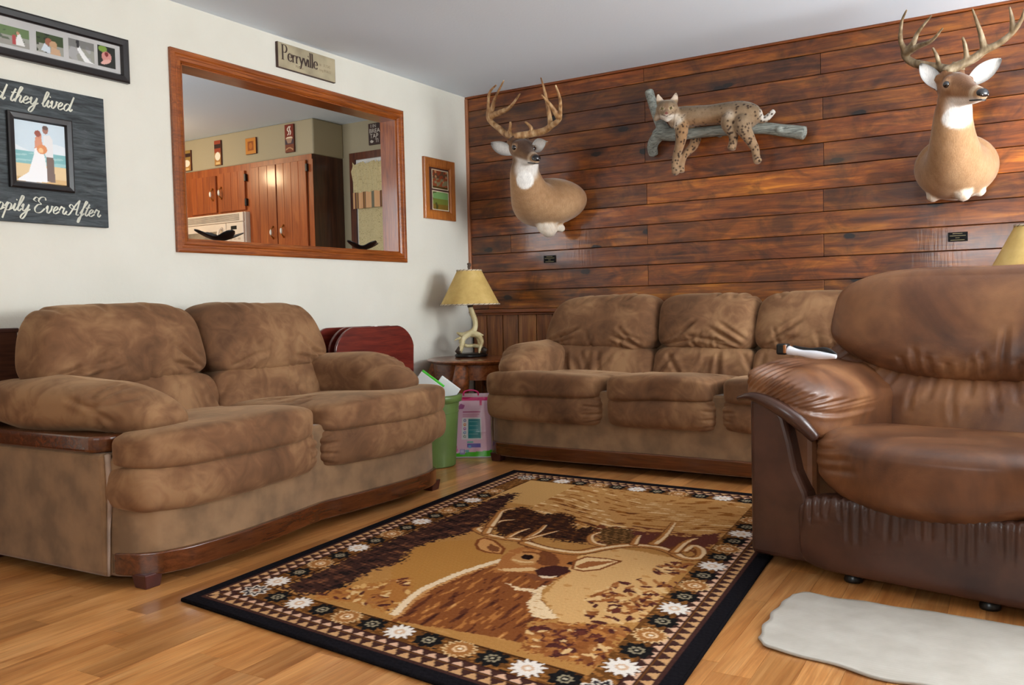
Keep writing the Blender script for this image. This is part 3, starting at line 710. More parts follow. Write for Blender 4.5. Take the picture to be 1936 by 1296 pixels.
        def seat(a, b, c):
            u = uc + (0.45 * a + 0.55 * np.sin(a * PI / 2)) * hu
            q = (b + 1) / 2
            v = 0.40 + (pf(u) + 0.046 - 0.40 - 0.04 * np.abs(a) ** 12) * q
            ins = 0.20 * (1 - sm(0.80, 0.93, v))
            if first: u = np.where(a < 0, np.maximum(u, ins * np.clip(-a * 1.3, 0, 1) + u * (1 - np.clip(-a * 1.3, 0, 1)) if False else u + ins * np.clip(-a - 0.2, 0, 1) * 1.1), u)
            if last: u = np.where(a > 0, u - ins * np.clip(a - 0.2, 0, 1) * 1.1, u)
            w = 0.468 + c * 0.060 + 0.02 * (1 - a * a) * sm(-0.2, 0.8, c) * (0.3 + 0.7 * q) - 0.028 * (1 - q)
            w = w - 0.02 * sm(0.6, 1.0, q) * sm(0.2, -0.8, c)
            return u, -v, w
        cr = []
        for k in range(9):
            x0 = rs.uniform(ua + .08, ub - .08); y0 = rs.uniform(-0.95, -0.5)
            cr.append(((0, 1), (x0, y0), (x0 + rs.uniform(-.16, .16), y0 + rs.uniform(-.05, .05)), 0.014, 0.006, 2, 1))
        P, F = puff(seat, 4.8, 56, cr, 0.006, 11, seed + 20 + i)
        link('seat_cushion', raw_mesh('seat_cushion', P, F), m_suede, t, smooth=True, world=False)
    for i in range(len(bcuts) - 1):
        ua, ub = bcuts[i], bcuts[i + 1]; uc, hu = (ua + ub) / 2, (ub - ua) / 2
        def lum(a, b, c):
            u = uc + a * (hu + 0.004)
            w = 0.535 + c * 0.135
            v = 0.395 + b * 0.105 - 0.25 * (w - 0.53)
            return u, -v, w
        cr = []
        for k in range(8):
            x0 = rs.uniform(ua + .05, ub - .05)
            cr.append(((0, 2), (x0, 0.635), (x0 + rs.uniform(-.14, .14), 0.46), 0.013, 0.010, 1, 1))
        P, F = puff(lum, 4.5, 50, cr, 0.006, 12, seed + 30 + i)
        link('lumbar_cushion', raw_mesh('lumbar_cushion', P, F), m_suede, t, smooth=True, world=False)
        def back(a, b, c):
            q = (c + 1) / 2
            u = uc + 0.5 * (a + np.sin(a * PI / 2)) * (hu * (1.02 - 0.05 * q * q * (1.0 if (i in (0, len(bcuts) - 2)) else 0.3)) )
            if i == 0: u = u + 0.075 * q * q * np.clip(-a, 0, 1)
            if i == len(bcuts) - 2: u = u - 0.075 * q * q * np.clip(a, 0, 1)
            w = 0.628 + q * 0.335 - 0.012 * np.abs(a) ** 3 * q
            v = 0.325 + b * (0.135 - 0.015 * q) - 0.28 * (w - 0.70) + 0.03 * (1 - a * a) * (b > 0) * np.sin(PI * np.clip(q, 0, 1))
            return u, -v, w
        cr = []
        for k in range(5):
            for sgn, ue in ((1, ua), (-1, ub)):
                st = (ue + sgn * rs.uniform(0.03, 0.12), 0.645 + k * 0.012)
                cr.append(((0, 2), st, (st[0] + sgn * rs.uniform(0.10, 0.24), st[1] + rs.uniform(0.02, 0.14)), 0.010, 0.009, 1, 1))
        for k in range(5):
            x0 = rs.uniform(ua + .12, ub - .12)
            cr.append(((0, 2), (x0, 0.64), (x0 + rs.uniform(-.05, .05), 0.64 + rs.uniform(.07, .15)), 0.009, 0.006, 1, 1))
        for k in range(5):
            x0 = rs.uniform(ua + .06, ub - .06)
            cr.append(((0, 2), (x0, 0.965), (x0 + rs.uniform(-.06, .06), 0.93), 0.012, 0.006, 2, 1))
        P, F = puff(back, 3.8, 64, cr, 0.008, 10, seed + 40 + i)
        link('back_cushion', raw_mesh('back_cushion', P, F), m_suede, t, smooth=True, world=False)
    return t

p_love = curve([0, .012, .042, .093, .17, .25, .36, .5, .64, .75, .83, .907, .958, .988, 1],
               [.93, .99, 1.05, 1.085, 1.098, 1.096, 1.078, 1.045, 1.078, 1.096, 1.098, 1.085, 1.05, .99, .93])
sofa('loveseat', 'brown suede two-seat loveseat with bowed walnut rail against the white wall', 'sofa', (0.07, -3.59, 0), math.radians(92.6), 1.78,
     [-0.02, 0.87, 1.83], [0.085, 0.875, 1.665], p_love, 11)
p_sofa = curve([0, .01, .035, .08, .15, .25, .5, .75, .85, .92, .965, .99, 1], [.90, .95, .985, 1.0, 1.01, 1.012, .995, 1.012, 1.01, 1.0, .985, .95, .90])
sofa('sofa', 'long brown suede three-seat sofa with walnut rail under the wood plank wall', 'sofa', (0.80, -0.05, 0), 0.0, 2.22,
     [-0.008, 0.785, 1.42, 2.23], [0.075, 0.845, 1.435, 2.16], p_sofa, 23)

# ------------------------------------------------------------------ leather recliner
lm = Mat('brown_leather', 0.42, 0.45)
nz1 = lm.noise(lm.x, 3.4, 4, 0.55, 0.6); nz2 = lm.noise(lm.x, 22, 3)
lc = lm.ramp(nz1, [(0.33, (80, 48, 30)), (0.48, (112, 70, 42)), (0.64, (142, 96, 60))])
lm.col(lm.mix(lc, lm.bw(nz2, 0.3, 0.7, 0.85, 1.08), 0.7))
lm.rough(lm.bw(nz1, 0.3, 0.7, 0.36, 0.5))
lm.bump(lm.math('ADD', lm.noise(lm.x, 160, 3), lm.math('MULTIPLY', lm.vor(lm.x, 240), 0.5)), 0.12, 0.002)
m_leather = lm.m
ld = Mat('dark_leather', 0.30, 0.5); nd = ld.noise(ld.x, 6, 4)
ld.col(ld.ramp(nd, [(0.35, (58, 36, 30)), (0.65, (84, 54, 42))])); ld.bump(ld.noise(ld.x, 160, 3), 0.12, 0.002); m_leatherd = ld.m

rc = thing('recliner', 'large worn brown leather recliner in the right foreground, seen from the front', 'armchair', (2.935, -1.345, 0), math.radians(-11))
LR = 1.20
for sd in (0, 1):
    e = LR if sd else 0.0; g = -1.0 if sd else 1.0
    prof_ = [(0.0, 0.03), (0.225, 0.03), (0.222, 0.19), (0.205, 0.27), (0.172, 0.34), (0.150, 0.44), (0.128, 0.52), (0.09, 0.575), (0.0, 0.575)]
    pg = [(e + g * a, b) for a, b in prof_]
    if sd: pg = pg[::-1]
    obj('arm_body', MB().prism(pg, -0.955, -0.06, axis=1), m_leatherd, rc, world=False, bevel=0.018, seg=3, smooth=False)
    def pad(a, b, c, e=e, g=g):
        q = (b + 1) / 2
        v = 0.16 + 0.835 * q
        hw = 0.148 + 0.03 * (1 - q)
        u = 0.108 + a * hw + 0.045 * (1 - q)
        top = 0.085 - 0.010 * sm(-0.4, 0.4, c)
        w = 0.60 + c * top + 0.0 * q - 0.06 * sm(0.1, 1.0, a) * (0.6 + 0.9 * (1 - q)) - 0.10 * sm(0.2, 1.0, a) * sm(0.2, -0.6, c) * 0.8
        w = w + 0.02 * sm(0.0, -1.0, a) * sm(0.2, -0.6, c) + 0.028 * sm(0.2, -1.0, a) * sm(-0.2, 0.6, c)
        v = v - 0.07 * sm(0.2, 1.0, -c) * q
        return e + g * u, -v, w
    cr = []
    for k in range(17):                                     # gathers fanning over the front of the pad
        f_ = k / 16.0
        ax0 = e + g * (-0.02 + 0.27 * f_); z0 = 0.625 - 0.10 * f_
        cr.append(((0, 2), (ax0, z0), (ax0 + g * (0.07 + 0.03 * f_), z0 + 0.085 - 0.08 * f_), 0.0060, 0.0085, 1, 1))
    P, F = puff(pad, 4.2, 96, cr, 0.006, 11, 70 + sd)
    link('arm_pad', raw_mesh('arm_pad', P, F), m_leather, rc, smooth=True, world=False)
    # rolled welt under the gathers
    ro = [(e + g * -0.035, -0.965, 0.575), (e + g * 0.04, -1.0, 0.588), (e + g * 0.12, -1.0, 0.562), (e + g * 0.19, -0.985, 0.515), (e + g * 0.235, -0.95, 0.455)]
    obj('arm_welt', MB().tube(ro, [0.008, 0.016, 0.024, 0.025, 0.018], 14, sub=6), m_leatherd, rc, smooth=True, world=False)
    obj('arm_inner', MB().box(min(e + g * 0.12, e + g * 0.215), max(e + g * 0.12, e + g * 0.215), -0.90, -0.2, 0.12, 0.50), m_leather, rc, world=False, bevel=0.03, seg=3)
# seat with its rolled front
def seat(a, b, c):
    q = (b + 1) / 2; u = 0.5 * LR + a * 0.400
    v = 0.34 + 0.70 * q + 0.03 * (1 - a * a) * q
    lowb = 0.285 - 0.085 * (1 - a * a)
    tp = sm(-0.1, 0.9, c)
    w = 0.40 + c * ((0.40 - lowb) + ((0.105 - 0.035 * (1 - q)) - (0.40 - lowb)) * sm(-0.5, 0.5, c)) + (0.015 * np.abs(a) ** 2 - 0.02 * (1 - a * a)) * tp
    return u, -v, w
cr = [((0, 2), (0.22, 0.45 - k * 0.03), (0.32 + 0.03 * k, 0.47 - k * 0.03), 0.010, 0.006, 1, 1) for k in range(4)]
P, F = puff(seat, 3.4, 72, cr, 0.006, 9, 80)
link('seat_cushion', raw_mesh('seat_cushion', P, F), m_leather, rc, smooth=True, world=False)
def foot(a, b, c):
    u = 0.5 * LR + a * 0.405; w = 0.155 + c * 0.125
    v = 0.955 + b * 0.045 + 0.018 * (1 - a * a) * (b > 0)
    return u, -v, w - 0.006 * np.abs(a) ** 4
cr = []
for k in range(26):
    x0 = 0.215 + 0.77 * k / 25 + random.uniform(-.008, .008)
    cr.append(((0, 2), (x0, 0.29), (x0 + random.uniform(-.012, .012), 0.21 - random.uniform(0, .08)), 0.0055, 0.0055, 1, 1))
P, F = puff(foot, 6.0, 110, cr, 0.004, 9, 81)
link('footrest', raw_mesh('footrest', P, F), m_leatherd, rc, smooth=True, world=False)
# back: lumbar panel and draped head cushion
def lum(a, b, c):
    u = 0.5 * LR + a * (0.63 - 0.03 * c); w = 0.59 + c * 0.21
    v = 0.305 + b * 0.115 - 0.24 * (w - 0.55) + 0.03 * (1 - a * a) - 0.05 * sm(-0.07, 0.05, w - (0.60 + 0.135 * np.abs(a) ** 2.2)) * (b > -0.5)
    return u, -v, w
cr = []
for k in range(15):
    x0 = 0.12 + 0.9 * k / 14 + random.uniform(-.01, .01); zt = 0.625 + 0.12 * (2 * (x0 / LR - 0.5)) ** 2 + 0.01
    cr.append(((0, 2), (x0, zt), (x0 + (0.5 - x0) * 0.25 * -1 + random.uniform(-.02, .02), zt - random.uniform(.05, .17)), 0.008, 0.0075, 1, 1))
P, F = puff(lum, 4.2, 110, cr, 0.006, 9, 82)
link('lumbar_cushion', raw_mesh('lumbar_cushion', P, F), m_leather, rc, smooth=True, world=False)
def head(a, b, c):
    q = (c + 1) / 2; u = 0.5 * LR + a * (0.585 - 0.035 * q)
    wb_ = 0.600 + 0.135 * np.abs(a) ** 2.2
    w = wb_ + (1.035 - 0.05 * np.abs(a) ** 3 - wb_) * q
    v = 0.26 + b * 0.128 - 0.26 * (w - 0.75) + 0.04 * (1 - a * a) * (b > 0) * np.sin(PI * np.clip(q * 1.1, 0, 1))
    return u, -v, w
cr = []
for k in range(12):
    x0 = 0.34 + 0.6 * k / 11 + random.uniform(-.012, .012); zb = 0.615 + 0.135 * np.abs(2 * (x0 / LR - 0.5)) ** 2.2
    cr.append(((0, 2), (x0, zb), (x0 + random.uniform(-.02, .02), zb + random.uniform(.06, .2)), 0.009, 0.007, 1, 1))
P, F = puff(head, 5.0, 110, cr, 0.008, 8, 83)
link('head_cushion', raw_mesh('head_cushion', P, F), m_leather, rc, smooth=True, world=False)
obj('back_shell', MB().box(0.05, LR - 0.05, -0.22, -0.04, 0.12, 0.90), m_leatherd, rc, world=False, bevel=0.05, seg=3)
for u, v in ((0.36, 0.95), (0.76, 0.95), (0.1, 0.1), (1.04, 0.1)):
    obj('foot', MB().lathe([(0.028, 0), (0.03, 0.008), (0.02, 0.035)], (u, -v, 0), 12), m_black, rc, world=False, smooth=True)
# handset lying on the arm
hd = thing('hand_trimmer', 'white and black handheld device with a black head lying on the recliner arm', 'device', (2.90, -2.16, 0.715), math.radians(-14))
hp = [(-0.045, 0, 0.022), (0.0, 0, 0.014), (0.06, 0, 0.008), (0.13, 0, 0.004)]
obj('handle', MB().tube(hp, [0.019, 0.013, 0.017, 0.008], 12, sub=5, squash=0.9), plain('device_white', (238, 238, 245), 0.2, var=0.01, coat=0.5), hd, world=False, smooth=True)
obj('grip', MB().tube([(-0.03, 0.006, 0.036), (0.03, 0.008, 0.026), (0.09, 0.008, 0.026), (0.13, 0.004, 0.010)], [0.004, 0.006, 0.009, 0.004], 10, sub=5), m_black, hd, world=False, smooth=True)
obj('head', MB().box(-0.085, -0.045, -0.02, 0.02, 0.006, 0.046), m_black, hd, world=False, bevel=0.008, seg=3)
obj('band', MB().box(-0.056, -0.046, -0.021, 0.021, 0.012, 0.042), plain('device_amber', (170, 100, 40), 0.3), hd, world=False, bevel=0.003)
# ------------------------------------------------------------------ deer rug (flat woven print on a thin pile slab)
RP={"body":[[0.747,0.224],[0.736,0.239],[0.68,0.441],[0.684,0.586],[0.706,0.715],[0.762,0.849],[0.805,0.852],[0.952,0.775],[1.031,0.783],[1.028,0.692],[1.059,0.609],[1.119,0.551],[1.177,0.498],[1.15,0.455],[1.108,0.429],[1.169,0.298],[1.072,0.29],[0.914,0.261]],"rim":[[0.724,0.269],[0.68,0.441],[0.688,0.579],[0.711,0.707],[0.758,0.858]],"throat":[[0.899,0.671],[0.954,0.65],[1.007,0.672],[1.029,0.727],[1.034,0.781],[1.03,0.69],[1.058,0.608],[1.119,0.551],[1.178,0.496],[1.142,0.47],[1.097,0.479],[1.047,0.539],[1.019,0.644],[0.96,0.628]],"head":[[0.742,0.904],[0.732,0.978],[0.753,1.037],[0.83,1.078],[0.906,1.073],[0.984,1.059],[1.013,0.988],[1.019,0.91],[1.044,0.865],[1.039,0.814],[1.004,0.777],[0.958,0.778],[0.911,0.79],[0.861,0.781],[0.805,0.731],[0.762,0.849]],"eyering":[[0.786,0.885],[0.775,0.956],[0.8,0.992],[0.855,0.999],[0.882,0.937],[0.89,0.879],[0.851,0.847]],"eye":[[0.805,0.932],[0.807,0.966],[0.838,0.97],[0.857,0.945],[0.85,0.915],[0.823,0.915]],"eye2":[[0.989,0.944],[0.994,0.977],[1.013,0.972],[1.011,0.941]],"forehead":[[0.833,0.987],[0.849,1.041],[0.911,1.019],[0.97,0.943],[0.964,0.899],[0.922,0.885],[0.879,0.914]],"cheek":[[0.798,0.766],[0.843,0.811],[0.898,0.852],[0.932,0.841],[0.903,0.805],[0.851,0.772]],"nose":[[0.922,0.826],[0.93,0.87],[0.96,0.907],[1.01,0.915],[1.037,0.884],[1.033,0.84],[1.023,0.805],[1.001,0.783],[0.964,0.778]],"glint":[[0.959,0.789],[0.994,0.799],[1.021,0.818],[1.008,0.784],[0.981,0.772]],"muzzle":[[0.9,0.784],[0.941,0.797],[0.974,0.772],[1.022,0.781],[1.035,0.807],[1.029,0.767],[0.972,0.74]],"earL":[[0.575,0.976],[0.549,1.037],[0.559,1.068],[0.617,1.054],[0.702,0.985],[0.724,0.927],[0.661,0.916],[0.616,0.931]],"earLin":[[0.629,0.969],[0.624,1.015],[0.681,0.986],[0.702,0.939],[0.668,0.936]],"earR":[[1.005,0.984],[1.022,1.051],[1.103,1.069],[1.153,1.066],[1.12,0.95],[1.074,0.904],[1.033,0.908]],"earRin":[[1.029,0.932],[1.049,1.008],[1.14,1.058],[1.091,0.97],[1.06,0.922]],"aL":[[0.784,1.065],[0.729,1.109],[0.688,1.112],[0.621,1.102],[0.54,1.112],[0.462,1.153],[0.462,1.181]],"aL2":[[0.529,1.128],[0.488,1.238],[0.488,1.313],[0.526,1.354]],"aL3":[[0.491,1.225],[0.441,1.366],[0.407,1.463],[0.431,1.536]],"aL4":[[0.64,1.125],[0.64,1.197],[0.653,1.263]],"aL5":[[0.714,1.152],[0.713,1.258],[0.695,1.347]],"aL6":[[0.718,1.129],[0.747,1.208],[0.78,1.294]],"aR":[[0.74,1.09],[0.813,1.069],[0.883,1.061],[0.975,1.08],[1.038,1.175],[1.111,1.254],[1.204,1.281],[1.278,1.253],[1.335,1.208],[1.375,1.22],[1.386,1.269],[1.36,1.343],[1.323,1.358],[1.316,1.285]],"aR2":[[1.02,1.205],[0.973,1.221],[0.933,1.295],[0.943,1.359]],"aR3":[[1.124,1.277],[1.11,1.34],[1.102,1.393]],"aR4":[[1.19,1.32],[1.194,1.409],[1.182,1.533],[1.169,1.63]],"aR5":[[1.289,1.259],[1.289,1.363],[1.297,1.427],[1.311,1.459]],"trees":[[0.229,0.227],[0.353,0.234],[0.443,0.292],[0.422,0.377],[0.397,0.538],[0.44,0.657],[0.375,0.809],[0.405,0.962],[0.449,1.057],[0.466,1.167],[0.419,1.39],[0.358,1.609],[0.309,1.816],[0.264,1.772],[0.239,1.687],[0.241,1.421],[0.223,1.119],[0.218,0.861],[0.218,0.595],[0.229,0.353]],"for1":[[0.494,1.241],[0.415,1.434],[0.456,1.591],[0.612,1.502],[0.668,1.563],[0.751,1.541],[0.839,1.352],[0.874,1.441],[0.92,1.395],[0.964,1.199],[0.856,1.178],[0.752,1.199],[0.689,1.139],[0.578,1.132]],"for2":[[0.926,1.372],[0.953,1.454],[1.047,1.462],[1.13,1.277],[1.025,1.208]],"hill":[[0.968,1.189],[1.069,1.446],[1.18,1.453],[1.279,1.467],[1.372,1.581],[1.41,1.428],[1.354,1.363],[1.231,1.296],[1.108,1.265]],"goldL":[[0.398,0.648],[0.377,0.895],[0.527,1.026],[0.735,0.922],[0.75,0.821],[0.674,0.599],[0.712,0.269]],"tanR":[[1.038,0.787],[0.992,1.041],[1.093,1.209],[1.34,1.19],[1.411,0.594],[1.199,0.47],[1.058,0.625]],"mount":[[0.365,1.616],[0.293,1.851],[0.35,2.094],[0.661,2.198],[1.041,2.137],[1.236,2.122],[1.317,1.803],[1.089,1.512],[0.914,1.476],[0.668,1.563],[0.551,1.535]],"leafR":[[1.225,0.554],[1.186,0.748],[1.248,0.924],[1.4,0.955],[1.423,0.712],[1.386,0.592],[1.285,0.519]],"leafR2":[[1.275,1.053],[1.314,1.155],[1.387,1.155],[1.381,1.016],[1.302,1.009]],"leafB":[[1.192,0.264],[1.124,0.398],[1.199,0.47],[1.381,0.537],[1.398,0.278]],"leafL":[[0.398,0.236],[0.413,0.339],[0.567,0.544],[0.674,0.424],[0.723,0.281],[0.571,0.276]]}
H_ = np.array([[0.92733358, -0.06651333, 1.303], [0.02368822, 0.98200811, -3.532], [-0.03157289, 0.00848726, 1.0]])
def rug_xy(s_, t_):
    q = H_ @ np.array([s_, t_, np.ones_like(s_)]); return q[0] / q[2], q[1] / q[2]
WR, HR = 1.6, 2.3
cv = Canvas(WR, HR, 0.0045, (27, 25, 28))
X, Y = cv.X, cv.Y
BLK, MAR, CRM, PNK, BRN, TAN, GLD = (42, 38, 42), (68, 43, 38), (226, 200, 172), (214, 170, 140), (104, 66, 34), (205, 160, 104), (172, 118, 56)
n1 = cv.nz(60, 60, 1); n2 = cv.nz(30, 90, 2); n3 = cv.nz(140, 140, 3); n4 = cv.nz(45, 18, 4)
e_ = np.minimum(np.minimum(X, WR - X), np.minimum(Y, HR - Y))
cv.put(e_ > 0.044, MAR)
near_x = np.minimum(X, WR - X) < np.minimum(Y, HR - Y); al = np.where(near_x, Y, X)
def tri_row(d0, d1, period, col, shift=0.0, duty=0.92):
    f = (e_ - d0) / (d1 - d0); ph = np.abs(((al / period + shift) % 1.0) - 0.5) * 2
    cv.put((f > 0) & (f < 1) & (ph < (1 - f) * duty), col)
tri_row(0.056, 0.088, 0.044, (196, 150, 104), 0.5)
cv.put((e_ > 0.088) & (e_ < 0.092), BRN)
tri_row(0.095, 0.122, 0.044, PNK); cv.put((e_ > 0.122) & (e_ < 0.127), (60, 34, 30))
band = (e_ > 0.127) & (e_ < 0.214); cv.put(band, BRN); cv.put(band & (n1 + n3 > 0.25), (150, 100, 52)); cv.put(band & (n1 - n3 > 0.75), (46, 36, 32))
cv.put((e_ > 0.214) & (e_ < 0.222), (70, 40, 22))
def star(cx, cy, r, n, col, inner=0.62, rot=0.0, sharp=1.0):
    dx, dy = X - cx, Y - cy; rad = np.hypot(dx, dy); th = np.arctan2(dy, dx) + rot
    tri = np.abs(((th * n / (2 * PI)) % 1.0) - 0.5) * 2
    cv.put(rad < r * (inner + (1 - inner) * tri ** sharp), col)
def flower(cx, cy, kind):
    if kind == 'w':
        star(cx, cy, 0.056, 12, BRN); star(cx, cy, 0.051, 12, (232, 222, 212)); cv.ell(cx, cy, 0.017, 0.017, (214, 178, 146)); cv.ell(cx, cy, 0.008, 0.008, (236, 226, 214))
    elif kind == 'b':
        star(cx, cy, 0.050, 8, (30, 28, 28), 0.7); star(cx, cy, 0.024, 8, (150, 136, 110), 0.7); cv.ell(cx, cy, 0.013, 0.013, (40, 36, 32)); cv.ell(cx, cy, 0.006, 0.006, (180, 166, 140))
    else:
        star(cx, cy, 0.054, 16, (216, 180, 132), 0.75); star(cx, cy, 0.047, 16, (160, 106, 58), 0.75); cv.ell(cx, cy, 0.021, 0.021, (226, 188, 146)); cv.ell(cx, cy, 0.014, 0.014, (168, 116, 64)); cv.ell(cx, cy, 0.007, 0.007, (232, 214, 190))
seq = 'wbtb'
bx0, bx1, by0, by1 = 0.17, WR - 0.15, 0.178, HR - 0.152
for i in range(-3, 15):
    k = seq[(i + 400) % 4]
    y = 0.278 + i * 0.1081
    if by0 + 0.08 < y < by1 - 0.05: flower(bx0, y, k); flower(bx1, y + 0.03, k)
    x = 0.392 + i * 0.1068
    if bx0 + 0.07 < x < bx1 - 0.06: flower(x, by0, k); flower(x, by1, k)
for cx, cy in ((bx0, by0), (bx1, by0), (bx0, by1), (bx1, by1)):
    star(cx, cy, 0.056, 8, (222, 210, 196), 0.6); star(cx, cy, 0.048, 8, (52, 46, 50), 0.5); star(cx, cy, 0.030, 8, (206, 190, 172), 0.5); cv.ell(cx, cy, 0.012, 0.012, (120, 70, 44))
IN = e_ > 0.222
fx0, fx1, fy0, fy1 = 0.222, WR - 0.205, 0.222, HR - 0.2
IN = (X > fx0) & (X < fx1) & (Y > fy0) & (Y < fy1)
cv.put(IN, (174, 124, 68)); cv.put(IN & (n2 > 0.55), (184, 134, 78))
def ppoly(name, col, a=1.0, jag=0.0, seed=5):
    xx = X + jag * cv.nz(120, 120, seed); yy = Y + jag * cv.nz(110, 130, seed + 1)
    m = cv.inpoly(RP[name], xx, yy) & IN; cv.put(m, col, a); return m
skytop = IN & (Y > 1.62); cv.put(skytop, (196, 150, 92))
m = IN & (Y > 1.40) & (Y < 2.12) & (X > 0.5)
cv.put(m, (188, 138, 82)); wx = X + 0.05 * cv.nz(5, 5, 91); wy = Y + 0.05 * cv.nz(5, 5, 92) - 0.35 * np.abs(X - 0.95); st = wob(np.stack([wx * 40, wy * 190, 0 * X], 1), 1.0, 0.55, 21, 10) + wob(np.stack([wx * 110, wy * 120, 0 * X], 1), 1.0, 0.4, 22, 8)
cv.put(m & (st > 0.5), (146, 92, 42)); cv.put(m & (st < -0.75), (224, 188, 140)); cv.put(m & (st > 1.05) & (Y < 1.75), (96, 54, 36))
cv.put(IN & (Y > 1.28) & (Y < 1.52) & (X > 0.9) & (st + n1 > 0.0), (112, 62, 40))
m = ppoly('tanR', (206, 160, 104), 1.0, 0.012); cv.put(m & (n2 > 0.7), (190, 138, 80)); ppoly('goldL', (172, 120, 60), 1.0, 0.012)
m = ppoly('hill', (98, 54, 44), 1.0, 0.02); cv.put(m & (n4 > 0.6), (150, 100, 58))
m = ppoly('for2', (84, 58, 34), 1.0, 0.02); cv.put(m & (n3 > 0.3), (150, 108, 62))
m = ppoly('for1', (58, 36, 28), 1.0, 0.03); cv.put(m & (n3 + n1 > 0.55), (104, 62, 34)); cv.put(m & (n3 - n1 > 0.9), (32, 26, 24))
m = ppoly('trees', (62, 40, 34), 1.0, 0.035); tw = cv.nz(30, 95, 31) + 0.6 * cv.nz(90, 40, 32); cv.put(m & (tw > 0.35), (96, 60, 44)); cv.put(m & (tw < -0.45), (38, 29, 28)); cv.put(m & (tw > 0.9), (130, 84, 54))
lr = random.Random(9)
def leaves(name, n, cols, bgc=None, seed=0):
    P = np.array(RP[name]); lo, hi = P.min(0), P.max(0)
    if bgc: ppoly(name, bgc, 1.0, 0.03, 40 + seed)
    Pc = Canvas(1, 1, 1, (0, 0, 0))
    for _ in range(n):
        q = (lr.uniform(lo[0], hi[0]), lr.uniform(lo[1], hi[1]))
        if cv.inpoly(RP[name], np.array([q[0]]), np.array([q[1]]))[0]:
            r = lr.uniform(0.012, 0.024); cv.put(cv.inell(q[0], q[1], r, r * lr.uniform(.3, .5), lr.uniform(0, 3.1)) & IN, lr.choice(cols))
LC = [(96, 50, 40), (132, 78, 42), (160, 104, 58), (80, 42, 38), (214, 174, 122), (150, 92, 50)]
leaves('leafR', 190, LC, None, 1); leaves('leafR2', 50, LC, None, 2)
leaves('leafB', 260, LC + [(176, 116, 60)], (140, 84, 44), 3); leaves('leafL', 130, LC + [(196, 146, 84), (206, 160, 100)], (166, 108, 54), 4)
# stag
m = ppoly('body', (128, 74, 40), 1.0, 0.006); fur = cv.nz(70, 16, 51) + 0.8 * cv.nz(120, 34, 52)
cv.put(m & (fur > 0.55), (170, 110, 58)); cv.put(m & (fur < -0.55), (92, 50, 34)); cv.put(m & (fur < -1.1), (66, 36, 30)); cv.put(m & (fur > 1.15), (204, 150, 92))
d, tt = cv.dist(RP['rim'], 5); cv.put((d < 0.014 + 0.006 * n3) & IN, (228, 200, 164)); cv.put((d < 0.028 + 0.01 * n3) & (d > 0.015) & m, (190, 136, 82))
m = ppoly('throat', (226, 196, 156), 1.0, 0.010); cv.put(m & (n3 > 0.5), (196, 150, 102))
m = ppoly('head', (164, 104, 56), 1.0, 0.004); cv.put(m & (n2 > 0.5), (182, 124, 72))
ppoly('forehead', (112, 64, 38), 1.0, 0.006); ppoly('cheek', (212, 170, 120), 1.0, 0.006); ppoly('eyering', (184, 130, 78), 1.0, 0.005); cv.stroke([(0.79, 0.985), (0.83, 1.0), (0.875, 0.985), (0.90, 0.94)], 0.008, (120, 70, 38)); cv.stroke([(0.80, 0.89), (0.84, 0.885), (0.87, 0.9)], 0.008, (214, 174, 124))
ppoly('muzzle', (120, 70, 44), 1.0, 0.004); ppoly('nose', (66, 36, 32), 1.0, 0.003); ppoly('glint', (216, 190, 160), 1.0, 0.002)
ppoly('eye', (36, 22, 20), 1.0, 0.001); ppoly('eye2', (54, 32, 28), 1.0, 0.001)
ppoly('earL', (196, 140, 84), 1.0, 0.003); d, _t = cv.dist(RP['earL'] + RP['earL'][:1], 0); cv.put((d < 0.007) & IN, (122, 68, 36)); ppoly('earLin', (120, 72, 42), 1.0, 0.006)
ppoly('earR', (222, 184, 134), 1.0, 0.003); d, _t = cv.dist(RP['earR'] + RP['earR'][:1], 0); cv.put((d < 0.006) & IN, (128, 74, 40)); ppoly('earRin', (150, 92, 52), 1.0, 0.004)
for nm, w0, w1 in (('aL', .030, .020), ('aL2', .024, .009), ('aL3', .026, .008), ('aL4', .018, .008), ('aL5', .018, .007), ('aL6', .020, .006), ('aR', .032, .022), ('aR2', .023, .010), ('aR3', .020, .009), ('aR4', .026, .011), ('aR5', .024, .010)):
    d, t_ = cv.dist(RP[nm], 5); w = w0 + (w1 - w0) * t_
    cv.put((d < w) & IN, (112, 66, 36)); cv.put((d < w * 0.70) & IN, (172, 116, 64))
    d2, _ = cv.dist([(a + 0.006, b + 0.009) for a, b in RP[nm]], 5); cv.put((d2 < w * 0.34) & IN, (226, 192, 148))
cv.c += (cv.nz(500, 500, 77) * 6)[:, None]
RX_, RY_ = rug_xy(X, Y)
me = cv.mesh((0, 0, 0), (1, 0, 0), (0, 1, 0))
co = np.stack([RX_, RY_, 0.011 + 0.0007 * cv.nz(300, 300, 78)], 1); me.vertices.foreach_set('co', co.ravel()); me.update()
rug = thing('deer_rug', 'brown area rug woven with a stag, mountains and a flower border, on the wood floor', 'rug', (2.0, -2.5, 0))
link('pile', me, attr_mat('rug_pile', 0.95, 0.0, grain=0.35, gs=260, bump=0.25), rug, smooth=True)
m_bind = plain('rug_binding', (24, 22, 24), 0.95, 0.0, var=0.2, scale=200)
cs_ = [rug_xy(np.array([a]), np.array([b])) for a, b in ((0, 0), (WR, 0), (WR, HR), (0, HR))]
cs_ = [(float(a[0]), float(b[0])) for a, b in cs_]
obj('backing', MB().prism(cs_, 0.0005, 0.0095), m_bind, rug)
edge = MB()
for (a, b) in zip(cs_, cs_[1:] + cs_[:1]): edge.tube([(a[0], a[1], 0.006), (b[0], b[1], 0.006)], 0.006, 8)
obj('binding', edge, m_bind, rug, smooth=True)

